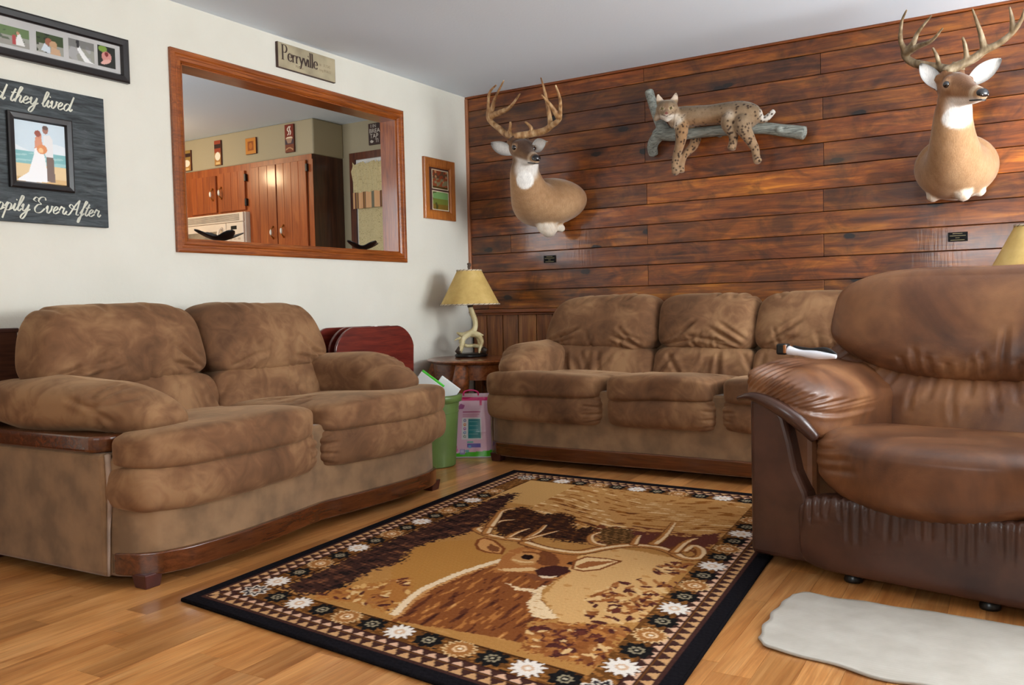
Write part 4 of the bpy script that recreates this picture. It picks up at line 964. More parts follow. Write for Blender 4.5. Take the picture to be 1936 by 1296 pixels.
# beige mat in front of the recliner
mt = Mat('beige_matting', 0.9, 0.2)
wv = mt.n('ShaderNodeTexWave'); mt.lk(mt.mp(mt.x, (1, 1, 1), rot=(0, 0, 0.0)), wv.inputs[0]); wv.inputs['Scale'].default_value = 24; wv.bands_direction = 'Y'; wv.inputs['Distortion'].default_value = 1.5
w2 = mt.n('ShaderNodeTexWave'); mt.lk(mt.x, w2.inputs[0]); w2.inputs['Scale'].default_value = 5; w2.inputs['Distortion'].default_value = 1.0
hh = mt.math('ADD', wv.outputs['Fac'], mt.math('MULTIPLY', w2.outputs['Fac'], 0.5))
mt.col(mt.ramp(mt.noise(mt.x, 12, 3), [(0.3, (178, 170, 158)), (0.7, (192, 185, 174))])); mt.bump(hh, 0.12, 0.003)
out = [(2.984, -3.02), (2.976, -2.99), (2.958, -2.70), (2.960, -2.60), (3.0, -2.562), (3.06, -2.555), (3.5, -2.572), (4.1, -2.585), (4.15, -2.62), (4.15, -3.11), (4.1, -3.14), (3.33, -3.10), (3.17, -3.06), (3.03, -3.035)]
nu, nvv = 90, 40; V = []
def edge_at(pts, x):
    pts = sorted(pts); return np.interp(x, [p[0] for p in pts], [p[1] for p in pts])
for j in range(nvv + 1):
    for i in range(nu + 1):
        fu, fv = i / nu, j / nvv
        x0 = 2.982 - 0.012 * math.sin(fv * PI) - 0.010 * (fv) + 0.004 * math.sin(fv * 21)
        x = x0 + (4.15 - x0) * fu
        cr = 0.045 * (1 - sm(0, 0.045, x - x0)) ** 2
        yb = -3.03 - 0.06 * sm(3.0, 3.35, x) - 0.03 * sm(3.35, 4.1, x) + 0.006 * math.sin(x * 30) + cr
        yt = -2.556 - 0.02 * sm(3.1, 4.1, x) + 0.007 * math.sin(x * 36 + 1) - cr
        y = yb + (yt - yb) * fv
        edge_r = 0.0035 * math.exp(-min(fv, 1 - fv, fu) * 40)
        V.append((x, y, 0.0065 + edge_r + 0.002 * math.sin(x * 33 + 2) * (1 if fv > .5 else .4) * abs(fv - .5) * 2 + 0.001 * math.sin(y * 40 + x * 12)))
F = [(j * (nu + 1) + i, j * (nu + 1) + i + 1, (j + 1) * (nu + 1) + i + 1, (j + 1) * (nu + 1) + i) for j in range(nvv) for i in range(nu)]
o = link('floor_mat', raw_mesh('floor_mat', V, F), mt.m, smooth=True)
sd = o.modifiers.new('thick', 'SOLIDIFY'); sd.thickness = 0.006; sd.offset = -1
tag(o, 'thin beige woven mat with wavy edges on the floor in front of the recliner', 'mat')

# ------------------------------------------------------------------ corner: end table, lamp, bin, bag, tray tables
m_cherry = wood('cherry_table', (108, 54, 24), (144, 78, 36), (166, 98, 52), axis=0, gscale=4, stretch=10, rough=0.25, coat=0.4)
m_carve = plain('carved_oak', (140, 78, 36), 0.35, var=0.25, scale=40, coat=0.3, bump=0.4)
def end_table(loc, rotz, label, hz=0.575, rx=0.365, ry=0.31):
    t = thing('end_table', label, 'table', loc, rotz, None)
    obj('tabletop', MB().lathe([(0.9, hz - 0.028), (0.955, hz - 0.026), (0.985, hz - 0.018), (1.0, hz - 0.009), (0.975, hz - 0.002), (0.955, hz), (0.4, hz), (0.0, hz)], (0, 0, 0), 48, rx, ry), m_cherry, t, world=False, smooth=True, angle=0.6)
    obj('apron', MB().lathe([(0.86, hz - 0.125), (0.86, hz - 0.028)], (0, 0, 0), 48, rx, ry), m_cherry, t, world=False, smooth=True, angle=0.6)
    for k, a in enumerate((45, 135, 225, 315)):
        ca, sa = math.cos(math.radians(a)), math.sin(math.radians(a)); d = np.array([ca * rx, sa * ry]) * 0.80; n_ = d / np.linalg.norm(d)
        pth = [(d[0] + n_[0] * q, d[1] + n_[1] * q, z) for q, z in ((0.0, hz - 0.03), (0.028, hz - 0.10), (0.05, hz - 0.16), (0.035, hz - 0.25), (0.0, hz - 0.36), (-0.012, hz - 0.44), (0.01, 0.05), (0.03, 0.012))]
        lg = obj('leg', MB().tube(pth, [0.045, 0.052, 0.055, 0.044, 0.03, 0.022, 0.02, 0.026], 14, up=(1, 0.3, 0), sub=4), m_carve, t, world=False, smooth=True)
        obj('foot', MB().ball((pth[-1][0], pth[-1][1], 0.022), 0.03, 12, 1, 1, 0.7), m_carve, lg, world=False, smooth=True)
    return t
end_table((0.382, -0.52, 0), math.radians(-32), 'oval cherry end table with carved cabriole legs in the corner under the antler lamp')
m_shade = Mat('rawhide_shade', 0.7, 0.3); mm = m_shade.noise(m_shade.x, 9, 4, 0.6)
m_shade.col(m_shade.ramp(mm, [(0.3, (184, 150, 84)), (0.55, (204, 172, 104)), (0.75, (216, 186, 122))])); m_shade.b.inputs['Subsurface Weight'].default_value = 0.0; m_shade = m_shade.m
m_lace = plain('rawhide_lace', (208, 192, 166), 0.7); m_stitch = plain('lace_stitch', (84, 66, 48), 0.8)  # pale lace and the dark brown stitching over it
m_bone = Mat('antler_resin', 0.4, 0.5); bq = m_bone.noise(m_bone.x, 14, 4)
m_bone.col(m_bone.ramp(bq, [(0.32, (150, 124, 78)), (0.5, (206, 190, 142)), (0.7, (226, 214, 176))])); m_bone = m_bone.m
m_bark = plain('dark_antler', (70, 54, 42), 0.5, var=0.3, scale=30, bump=0.3)
def antler_lamp(loc, rotz, label):
    t = thing('table_lamp', label, 'lamp', loc, rotz)
    obj('base', MB().lathe([(0.105, 0), (0.112, 0.006), (0.112, 0.016), (0.10, 0.026), (0.0, 0.027)], (0, 0, 0), 32, 1.0, 0.85), m_black, t, world=False, smooth=True, angle=0.5)
    an = [([(0.0, 0, 0.345), (0.012, 0, 0.30), (0.03, 0, 0.25), (0.03, 0, 0.20), (0.005, 0.0, 0.165), (-0.05, 0.0, 0.150), (-0.095, 0.01, 0.165)], [0.016, 0.018, 0.018, 0.018, 0.022, 0.018, 0.006]),
          ([(-0.085, -0.03, 0.03), (-0.06, -0.035, 0.08), (-0.05, -0.02, 0.125), (-0.0, -0.01, 0.16), (0.05, -0.02, 0.155), (0.085, -0.01, 0.145)], [0.022, 0.017, 0.018, 0.020, 0.014, 0.004]),
          ([(0.055, -0.05, 0.028), (0.065, -0.05, 0.07), (0.075, -0.04, 0.105), (0.05, -0.02, 0.145), (0.0, 0.0, 0.15)], [0.006, 0.010, 0.014, 0.018, 0.018]),
          ([(0.095, 0.03, 0.035), (0.06, 0.03, 0.065), (0.02, 0.02, 0.075), (-0.03, 0.01, 0.075), (-0.07, 0.02, 0.10), (-0.06, 0.03, 0.14)], [0.020, 0.014, 0.013, 0.012, 0.014, 0.012]),
          ([(-0.05, -0.01, 0.12), (-0.075, -0.02, 0.13), (-0.11, -0.03, 0.115)], [0.012, 0.009, 0.003]),
          ([(0.02, 0.03, 0.15), (0.05, 0.04, 0.12), (0.055, 0.05, 0.03)], [0.016, 0.014, 0.010])]
    for p, r in an: obj('antler', MB().tube(p, r, 10, up=(0.1, 1, 0), sub=5), m_bone, t, world=False, smooth=True)
    obj('burr', MB().tube([(-0.087, -0.03, 0.03), (-0.068, -0.034, 0.068)], [0.025, 0.018], 10), m_bark, t, world=False, smooth=True)
    obj('burr', MB().tube([(0.097, 0.03, 0.033), (0.072, 0.03, 0.058)], [0.023, 0.016], 10), m_bark, t, world=False, smooth=True)
    obj('socket', MB().lathe([(0.010, 0.33), (0.018, 0.338), (0.02, 0.35), (0.012, 0.358), (0.012, 0.40), (0.0, 0.40)], (0, 0, 0), 16), m_bark, t, world=False, smooth=True)
    sh = MB().lathe([(0.200, 0.352), (0.080, 0.588), (0.078, 0.586), (0.197, 0.353), (0.200, 0.352)], (0, 0, 0), 56, cap=False)
    s_ = obj('shade', sh, m_shade, t, world=False, smooth=True, angle=0.8)
    for z, r, n_ in ((0.355, 0.200, 34), (0.584, 0.082, 18)):
        ring = [(r * math.cos(2 * PI * k / 48), r * math.sin(2 * PI * k / 48), z) for k in range(49)]
        obj('lace', MB().tube(ring, 0.0045, 8), m_lace, s_, world=False, smooth=True)
        stt = MB()
        for k in range(n_):
            a, b = 2 * PI * k / n_, 2 * PI * (k + 0.55) / n_
            stt.tube([((r + .004) * math.cos(a), (r + .004) * math.sin(a), z - 0.006), ((r + .004) * math.cos(b), (r + .004) * math.sin(b), z + 0.006)], 0.0014, 5)
        obj('stitching', stt, m_stitch, s_, world=False)
    obj('spider', MB().tube([(-0.079, 0, 0.575), (0, 0, 0.578), (0.079, 0, 0.575)], 0.003, 6), m_bark, t, world=False)
    obj('stem', MB().tube([(0, 0, 0.39), (0, 0, 0.60)], 0.004, 8), m_bark, t, world=False)
    obj('finial', MB().tube([(0.0, 0, 0.592), (-0.002, 0, 0.61), (0.004, 0, 0.625), (-0.012, 0, 0.628)], [0.008, 0.010, 0.012, 0.006], 10, sub=4), m_bark, t, world=False, smooth=True)
    return t
antler_lamp((0.30, -0.44, 0.576), math.radians(32), 'antler table lamp with a tan rawhide shade on the corner end table')
end_table((3.56, -0.42, 0), 0.0, 'oval cherry end table at the far end of the long sofa, hidden behind the recliner', 0.66)
antler_lamp((3.57, -0.40, 0.661), 0.3, 'antler lamp at the right edge, its tan shade showing above the recliner')

m_green = plain('green_plastic', (90, 112, 56), 0.4, var=0.04)
bn = thing('waste_bin', 'green plastic waste bin beside the loveseat, in front of the end table', 'bin', (0.595, -1.275, 0))
obj('tub', MB().lathe([(0.0, 0.003), (0.12, 0.0), (0.128, 0.006), (0.150, 0.30), (0.158, 0.39), (0.155, 0.39), (0.146, 0.30), (0.122, 0.012), (0.0, 0.012)], (0.595, -1.275, 0), 40, cap=False), m_green, bn, smooth=True, angle=0.7)
obj('rim', MB().lathe([(0.155, 0.368), (0.172, 0.375), (0.175, 0.40), (0.172, 0.412), (0.16, 0.415), (0.153, 0.40), (0.155, 0.368)], (0.595, -1.275, 0), 40, cap=False), m_green, bn, smooth=True)
obj('ring', MB().lathe([(0.1515, 0.31), (0.155, 0.314), (0.1515, 0.318)], (0.595, -1.275, 0), 40, cap=False), m_green, bn, smooth=True)
m_paper = plain('white_card', (236, 238, 236), 0.5, var=0.02); m_lime = plain('lime_edge', (84, 200, 62), 0.5, var=0.05)
bk = thing('board_book', 'white flat box with a lime green edge sticking out of the green bin', 'box', (0.57, -1.33, 0.2))
def slab(A, B, dn, ln, th, n=(0.5, -0.86, 0.0)):
    A, B, dn, n = (np.array(q, float) for q in (A, B, dn, n)); dn = dn / np.linalg.norm(dn) * ln; n = n / np.linalg.norm(n) * th
    v = [A + dn, B + dn, B, A, A + dn - n, B + dn - n, B - n, A - n]
    return MB().add(v, [(0, 1, 2, 3), (7, 6, 5, 4), (0, 4, 5, 1), (1, 5, 6, 2), (2, 6, 7, 3), (3, 7, 4, 0)])
DN = (-0.493, -0.287, -0.78)
obj('cover', slab((0.570, -1.335, 0.552), (0.700, -1.305, 0.460), DN, 0.125, 0.016), m_paper, bk, bevel=0.002)
obj('edge', slab((0.576, -1.330, 0.561), (0.706, -1.300, 0.469), DN, 0.012, 0.020), m_lime, bk, bevel=0.002)
tag(obj('paper_carton', slab((0.640, -1.235, 0.520), (0.748, -1.205, 0.440), DN, 0.115, 0.03), m_paper, bevel=0.003), 'plain white carton leaning in the green bin, right of the lime-edged box', 'box')

# pink play bag
bag = thing('toy_bag', 'pink zipped plastic bag with a green bottom, standing between the bin and the sofa', 'bag', (0.605, -0.955, 0))
cb = Canvas(0.29, 0.385, 0.0035, (242, 200, 224)); w_, h_ = cb.w, cb.h
cb.put(cb.nz(20, 20, 5) > 0.7, (238, 204, 222))
cb.poly([(0, 0), (w_, 0), (w_, 0.045), (w_ * .6, 0.035), (w_ * .3, 0.03), (0, 0.02)], (84, 208, 46)); cb.rect(0, w_, 0, 0.006, (228, 226, 230))
cb.rect(0.0, w_, h_ - 0.045, h_ - 0.022, (224, 42, 122)); cb.rect(0, w_, h_ - 0.022, h_, (236, 206, 220)); cb.rect(w_ * .72, w_ * .78, h_ - 0.07, h_ - 0.045, (220, 50, 124))
cb.poly([(0.05, 0.30), (0.07, 0.325), (0.10, 0.315), (0.095, 0.295), (0.06, 0.29)], (176, 96, 150)); cb.rect(0.09, 0.21, 0.272, 0.277, (196, 90, 140)); cb.rect(0.09, 0.205, 0.258, 0.264, (222, 160, 190)); cb.rect(0.09, 0.19, 0.246, 0.252, (222, 160, 190))
cb.rect(0.085, 0.215, 0.11, 0.24, (244, 240, 244)); cb.rect(0.128, 0.208, 0.118, 0.234, (44, 150, 158))
for k in range(4): cb.rect(0.136, 0.19, 0.142 + k * 0.025, 0.1445 + k * 0.025, (130, 205, 208))
for k, cc in enumerate(((120, 150, 120), (90, 150, 190), (190, 96, 180), (232, 140, 70), (110, 110, 170))): cb.ell(0.105, 0.128 + k * 0.024, 0.009, 0.009, cc); cb.ell(0.105, 0.128 + k * 0.024, 0.004, 0.004, (240, 236, 244))
cb.rect(0.12, 0.205, 0.062, 0.085, (104, 96, 190)); cb.rect(0.128, 0.146, 0.058, 0.076, (120, 180, 226)); cb.rect(0.12, 0.158, 0.09, 0.10, (110, 190, 186))
for cx, cy, r, cc in ((0.035, 0.06, 0.024, (222, 60, 150)), (0.02, 0.045, 0.014, (240, 150, 200)), (0.05, 0.045, 0.013, (234, 110, 180)), (0.04, 0.032, 0.012, (244, 236, 244))): cb.ell(cx, cy, r, r, cc)
cb.rect(0.075, 0.105, 0.02, 0.05, (160, 150, 210)); cb.rect(0.08, 0.10, 0.03, 0.046, (214, 210, 240)); cb.ell(0.12, 0.04, 0.012, 0.009, (120, 196, 200))
ed = np.clip(np.minimum(np.minimum(cb.X, w_ - cb.X) / 0.05, 1), 0, 1); ver = np.sin(PI * np.clip((h_ - cb.Y) / h_ * 0.72 + 0.25, 0, 1))
bul = 0.055 * np.sqrt(ed) * np.clip((h_ - 0.03 - cb.Y) / 0.2, 0, 1) ** 0.7 + 0.006 * cb.nz(22, 16, 9) * ed
xo = (cb.X - w_ / 2) * (1.0 - 0.20 * (cb.Y / h_) ** 1.5)
ang = math.radians(28); ex = np.array([math.cos(ang), math.sin(ang), 0]); en = np.array([math.sin(ang), -math.cos(ang), 0]); ctr = np.array([0.63, -0.93, 0.002])
def bagmesh(sign):
    me = cb.mesh((0, 0, 0), (1, 0, 0), (0, 0, 1)); V = ctr + xo[:, None] * ex + cb.Y[:, None] * np.array([0, 0, 1.0]) + sign * bul[:, None] * en
    me.vertices.foreach_set('co', V.ravel()); me.update()
    if sign < 0: me.flip_normals()
    return me
m_bag = attr_mat('bag_plastic', 0.25, 0.5, coat=0.4)
link('front_panel', bagmesh(1.0), m_bag, bag, smooth=True); link('back_panel', bagmesh(-1.0), m_bag, bag, smooth=True)
hq = [tuple(ctr + ex * a + np.array([0, 0, z])) for a, z in ((-0.045, 0.372), (-0.04, 0.395), (0.0, 0.405), (0.04, 0.395), (0.045, 0.372))]
obj('handle', MB().tube(hq, 0.005, 8, up=(0.5, -0.8, 0), sub=4), plain('pink_handle', (222, 52, 124), 0.4), bag, smooth=True)

# folded tray tables behind the loveseat
m_tray = wood('cherry_tray', (82, 22, 18), (112, 36, 26), (136, 52, 36), axis=1, gscale=5, stretch=10, rough=0.28, coat=0.4)
def tray(loc, rotz, label, first=None):
    if first: return dup(first, loc, rotz, label, 'folded tray tables')
    t = thing('tray_table', label, 'tray table', loc, rotz, 'folded tray tables')
    a, b, r = 0.285, 0.20, 0.11; poly = []
    for cx, cz, a0 in ((a - r, b - r, 0), (-a + r, b - r, 90), (-a + 0.05, -b + 0.05, 180), (a - 0.05, -b + 0.05, 270)):
        rr_ = r if cz > 0 else 0.05
        poly += [(cx + rr_ * math.cos(math.radians(x)), 0.60 + cz + rr_ * math.sin(math.radians(x))) for x in np.linspace(a0, a0 + 90, 9)]
    # bulge the long edges a little
    poly = [(y * (1 + 0.10 * (1 - ((z - 0.6) / b) ** 2)), z + 0.022 * (1 - (y / a) ** 2) * (1 if z > 0.6 else 0)) for y, z in poly]
    obj('tabletop', MB().prism(poly, -0.010, 0.008, axis=0), m_tray, t, world=False, bevel=0.003)
    for y in (-0.20, 0.20):
        obj('leg', MB().box(-0.035, -0.014, y - 0.014, y + 0.014, 0.0, 0.70), m_tray, t, world=False, bevel=0.002)
        obj('leg', MB().box(-0.058, -0.038, y * 0.86 - 0.014, y * 0.86 + 0.014, 0.0, 0.70), m_tray, t, world=False, bevel=0.002)
    obj('rail', MB().box(-0.034, -0.016, -0.2, 0.2, 0.10, 0.13), m_tray, t, world=False)
    obj('rail', MB().box(-0.057, -0.040, -0.17, 0.17, 0.20, 0.23), m_tray, t, world=False)
    return t
t1 = tray((0.285, -1.395, 0), math.radians(-6), 'folded dark cherry tray table nearest the end table, its round-cornered top showing whole')
t2 = tray((0.20, -1.365, 0), math.radians(-4), 'folded cherry tray table in the middle of three, white sticker on its top edge', t1)
t3 = tray((0.11, -1.43, 0), math.radians(-3), 'folded cherry tray table against the wall, mostly behind the loveseat cushion', t1)
obj('sticker', MB().lathe([(0.012, 0), (0.012, 0.0006), (0, 0.0006)], (0, 0, 0), 16), m_white, t2, world=False)
stk = [c_ for c_ in t2.children if c_.name.startswith('sticker')][0]; stk.location = (0.0095, 0.06, 0.812); stk.rotation_euler = (0, PI / 2, 0)

# board at the far left behind the loveseat
pb = thing('wood_panel', 'reddish-brown wooden panel standing at the left edge behind the loveseat arm', 'panel', (0.03, -3.75, 0))
obj('panel', MB().box(0.022, 0.052, -4.15, -3.335, 0.0, 0.868), wood('panel_brown', (66, 34, 22), (88, 50, 34), (104, 62, 42), axis=1, rough=0.4), pb, bevel=0.006)
obj('edge_strip', MB().box(0.018, 0.056, -4.155, -3.33, 0.855, 0.874), wood('panel_edge', (70, 38, 30), (84, 50, 40), (96, 58, 46), axis=1, rough=0.4), pb, bevel=0.004)

# ------------------------------------------------------------------ pictures and signs on the left wall
m_blackframe = plain('black_frame', (24, 19, 20), 0.35, var=0.1, coat=0.2)
def LP(y0, z0): return lambda a, b, h: (h, y0 + a, z0 + b)
def photo(parent, canvas, y0, z0, h, name='photo', mat=None):
    return link(name, canvas.mesh((h, y0, z0), (0, 1, 0), (0, 0, 1)), mat or m_photo, parent)
# long collage frame
cf = thing('collage_frame', 'long black frame holding four small photos, at the top left of the white wall', 'picture frame', (0.001, -3.15, 1.985))
FY0, FY1, FZ0, FZ1 = -3.56, -2.75, 1.985, 2.185
obj('frame', frame_mb(LP(FY0, FZ0), 0, FY1 - FY0, 0, FZ1 - FZ0, [(0, 0), (0, 0.022), (0.008, 0.026), (0.030, 0.024), (0.036, 0.016), (0.036, 0.006)]), m_blackframe, cf)
obj('mat_board', box4(LP(FY0, FZ0), 0.03, FY1 - FY0 - 0.03, 0.03, FZ1 - FZ0 - 0.03, 0.002, 0.008), plain('grey_mat', (186, 184, 182), 0.5, var=0.03), cf)
def p_couple(c):
    w, h = c.w, c.h; c.put(c.Y > h * .5, (98, 120, 78)); c.put(c.nz(60, 60, 3) > .4, (62, 74, 54), .7); c.put(c.Y < h * .3, (150, 146, 138)); c.poly([(w * .5, h * .1), (w * .62, h * .7), (w * .7, h * .7), (w * .85, h * .1)], (232, 230, 228)); c.ell(w * .62, h * .72, w * .05, h * .09, (196, 140, 112)); c.poly([(w * .42, h * .1), (w * .44, h * .6), (w * .54, h * .6), (w * .55, h * .1)], (170, 70, 70))
def p_family(c):
    w, h = c.w, c.h; c.put(c.Y > h * .45, (58, 72, 40)); c.put(c.nz(70, 70, 4) > .5, (34, 40, 26), .8); c.ell(w * .45, h * .6, w * .13, h * .2, (150, 92, 70)); c.ell(w * .62, h * .5, w * .14, h * .2, (188, 150, 112)); c.poly([(w * .15, h * .1), (w * .3, h * .5), (w * .5, h * .3), (w * .5, 0)], (206, 214, 222)); c.poly([(w * .5, 0), (w * .55, h * .4), (w * .85, h * .3), (w * .9, 0)], (196, 160, 128))
def p_mono(c):
    w, h = c.w, c.h; c.put(c.nz(50, 40, 6) > .2, (170, 168, 170), .8); c.put(c.Y > h * .6, (96, 94, 96), .6); c.poly([(w * .3, h), (w * .5, h * .55), (w * .8, h * .1), (w, 0), (w * .6, 0), (w * .35, h * .5)], (236, 236, 236)); c.poly([(w * .28, h * .95), (w * .33, h * .6), (w * .4, h * .65), (w * .4, h)], (44, 42, 44))
def p_hand(c):
    w, h = c.w, c.h; c.put(c.Y > -1, (34, 36, 30)); c.ell(w * .3, h * .85, w * .25, h * .15, (120, 150, 60)); c.ell(w * .5, h * .5, w * .28, h * .25, (206, 140, 132)); c.ell(w * .45, h * .25, w * .3, h * .1, (222, 170, 158), .4); c.ell(w * .5, h * .62, w * .1, h * .12, (120, 40, 40))
for y0, y1, z0, z1, fn in ((-3.33, -3.206, 2.037, 2.115, p_couple), (-3.176, -3.058, 2.040, 2.122, p_family), (-3.034, -2.915, 2.040, 2.130, p_mono), (-2.898, -2.812, 2.040, 2.133, p_hand)):
    c = Canvas(y1 - y0, z1 - z0, 0.003, (150, 150, 140)); fn(c); photo(cf, c, y0, z0, 0.0088)
c = Canvas(0.13, 0.09, 0.003, (140, 140, 130)); p_family(c); photo(cf, c, -3.49, 2.035, 0.0088)
# wedding board
wbz0, wbz1, wy0, wy1 = 1.312, 1.890, -3.60, -2.888
wbd = thing('wedding_board', 'square charcoal distressed wood board with white script and a framed beach wedding photo', 'wall art', (0.001, -3.24, wbz0))
mc = Mat('charcoal_wood', 0.6, 0.3); g_ = mc.noise(mc.mp(mc.x, (1, 3, 26)), 2.2, 6, 0.65, 0.8)
mc.col(mc.ramp(g_, [(0.34, (34, 38, 40)), (0.5, (62, 68, 71)), (0.66, (84, 90, 92)), (0.76, (128, 130, 126))])); mc.bump(g_, 0.3, 0.004)
obj('board', MB().box(0.0005, 0.022, wy0, wy1, wbz0, wbz1), mc.m, wbd, bevel=0.002)
obj('photo_frame', frame_mb(LP(-3.325, 1.452), 0, 0.275, 0, 0.312, [(0, 0.02), (0, 0.036), (0.006, 0.04), (0.024, 0.036), (0.03, 0.026), (0.03, 0.022)]), m_blackframe, wbd)
c = Canvas(0.222, 0.266, 0.0025, (206, 222, 232)); w_, h_ = c.w, c.h
c.put(c.nz(14, 40, 8) > .3, (232, 238, 242), .8); c.rect(0, w_, h_ * .30, h_ * .50, (120, 178, 180)); c.put((c.Y > h_ * .30) & (c.Y < h_ * .5) & (c.nz(20, 120, 3) > .2), (168, 208, 206), .7); c.put(c.Y < h_ * .31, (226, 196, 146)); c.put((c.Y < h_ * .1), (206, 160, 96), .7)
c.poly([(w_ * .02, h_ * .04), (w_ * .25, h_ * .18), (w_ * .36, h_ * .46), (w_ * .40, h_ * .64), (w_ * .52, h_ * .62), (w_ * .58, h_ * .40), (w_ * .62, h_ * .05), (w_ * .3, h_ * .02)], (244, 244, 246))
c.poly([(w_ * .56, h_ * .52), (w_ * .56, h_ * .78), (w_ * .68, h_ * .80), (w_ * .74, h_ * .72), (w_ * .74, h_ * .44), (w_ * .60, h_ * .44)], (232, 230, 230)); c.poly([(w_ * .60, h_ * .06), (w_ * .60, h_ * .45), (w_ * .74, h_ * .45), (w_ * .76, h_ * .05)], (108, 82, 70))
c.ell(w_ * .60, h_ * .87, w_ * .055, h_ * .06, (160, 104, 84)); c.ell(w_ * .60, h_ * .905, w_ * .055, h_ * .035, (92, 60, 48)); c.ell(w_ * .47, h_ * .77, w_ * .055, h_ * .06, (206, 130, 96)); c.ell(w_ * .45, h_ * .80, w_ * .06, h_ * .05, (150, 62, 34)); c.poly([(w_ * .38, h_ * .56), (w_ * .40, h_ * .74), (w_ * .52, h_ * .73), (w_ * .54, h_ * .6)], (212, 140, 104)); c.ell(w_ * .52, h_ * .56, w_ * .10, h_ * .075, (216, 132, 70)); c.ell(w_ * .50, h_ * .54, w_ * .05, h_ * .04, (240, 190, 130))
photo(wbd, c, -3.298, 1.475, 0.0245)
GL = {'a': ([[(.95, .78), (.6, 1.0), (.2, .7), (.08, .25), (.3, 0), (.65, .3), (.98, .98), (.82, .25), (1.0, 0), (1.3, .35)]], 1.22),
 'n': ([[(0, .6), (.25, 1), (.3, .8), (.18, 0)], [(.2, .35), (.55, .95), (.78, .9), (.7, .2), (.88, 0), (1.15, .35)]], 1.1),
 'd': ([[(.85, .8), (.5, 1), (.12, .6), (.15, .1), (.45, .02), (.85, .6), (1.3, 2.1)], [(1.3, 2.1), (.9, .4), (1.0, 0), (1.3, .35)]], 1.25),
 't': ([[(.7, 1.75), (.25, .4), (.38, 0), (.75, .35)], [(.15, 1.15), (.85, 1.25)]], .7),
 'h': ([[(.05, 0), (.35, .9), (.85, 1.95), (.62, 2.1), (.4, 1.4), (.1, 0)], [(.15, .35), (.55, .95), (.8, .85), (.7, .2), (.88, 0), (1.15, .35)]], 1.1),
 'e': ([[(.05, .35), (.5, .55), (.65, .88), (.42, 1), (.12, .6), (.15, .12), (.45, 0), (.95, .35)]], .88),
 'y': ([[(0, .6), (.25, 1), (.2, .3), (.42, .03), (.8, .5), (1, 1)], [(1, 1), (.75, -.3), (.35, -1), (.05, -.85), (.3, -.35), (1.25, .35)]], 1.2),
 'l': ([[(0, .3), (.5, 1.2), (.75, 1.95), (.5, 2.1), (.25, 1.2), (.15, .3), (.32, 0), (.65, .35)]], .6),
 'i': ([[(0, .35), (.28, 1), (.15, .3), (.3, 0), (.6, .35)], [(.36, 1.45), (.46, 1.55)]], .55),
 'v': ([[(0, .6), (.25, 1), (.22, .2), (.45, 0), (.8, .5), (.85, 1), (1.1, .9)]], 1.05),
 'p': ([[(0, .5), (.35, 1.1), (.25, .4), (-.1, -1.1)], [(.15, .45), (.55, 1), (.88, .75), (.7, .1), (.3, .03)], [(.7, .1), (1.15, .35)]], 1.1),
 'r': ([[(0, .5), (.3, 1.1), (.42, .88), (.72, .92), (.58, .3), (.78, 0), (1.05, .35)]], 1.0),
 'f': ([[(0, .3), (.6, 1.4), (.95, 2.0), (.7, 2.1), (.4, 1.0), (.05, -.7), (-.2, -1.0), (-.1, -.4), (.65, .35)]], .62),
 'H': ([[(-.2, 1.5), (-.35, 1.9), (.2, 2.1), (.6, 1.9), (.45, 1), (.1, .1), (-.3, .05)], [(1.7, 2.2), (1.3, 1.2), (1, .1), (1.35, .1)], [(.1, 1.0), (.8, 1.15), (1.5, 1.1)]], 1.7),
 'E': ([[(1.5, 1.75), (1.3, 2.15), (.75, 2.1), (.5, 1.6), (.9, 1.2), (.45, 1.05), (.1, .5), (.35, .0), (.95, .02), (1.5, .6)], [(.5, 1.9), (.1, 2.1), (-.2, 1.7), (.2, 1.5)]], 1.65),
 'A': ([[(-.4, .5), (-.5, .1), (0, .05), (.7, 1.3), (1.35, 2.2)], [(1.35, 2.2), (1.15, 1), (1.05, .1), (1.45, .1)], [(1.1, .9), (.5, .8), (-.1, 1.2), (.2, 1.5), (.7, .9)]], 1.6),
 ' ': ([], .55)}
def script(txt, y0, z0, xh, half, tilt=0.0, kern=1.0, slant=0.18):
    out = []; x = 0.0
    for ch in txt:
        g, adv = GL[ch]
        for st in g: out.append([((x + a + slant * b), b) for a, b in st])
        x += adv * kern
    return ribbon(out, lambda a, b: (0.0236, y0 + a * xh, z0 + b * xh + a * xh * tilt), half / xh, 0.28, 0.35, 7)
m_ink = plain('script_white', (206, 206, 190), 0.6, var=0.08)
def swid(t): return sum(GL[c_][1] for c_ in t)
xa = 0.395 / swid('and they lived'); xb = 0.30 / swid('Ever After')
obj('lettering', script('and they lived', -3.042 - 0.395, 1.806, xa, 0.0036), m_ink, wbd)
obj('lettering', script('Happily Ever After', -2.93 - xb * swid('Happily Ever After'), 1.357, xb, 0.0036), m_ink, wbd)
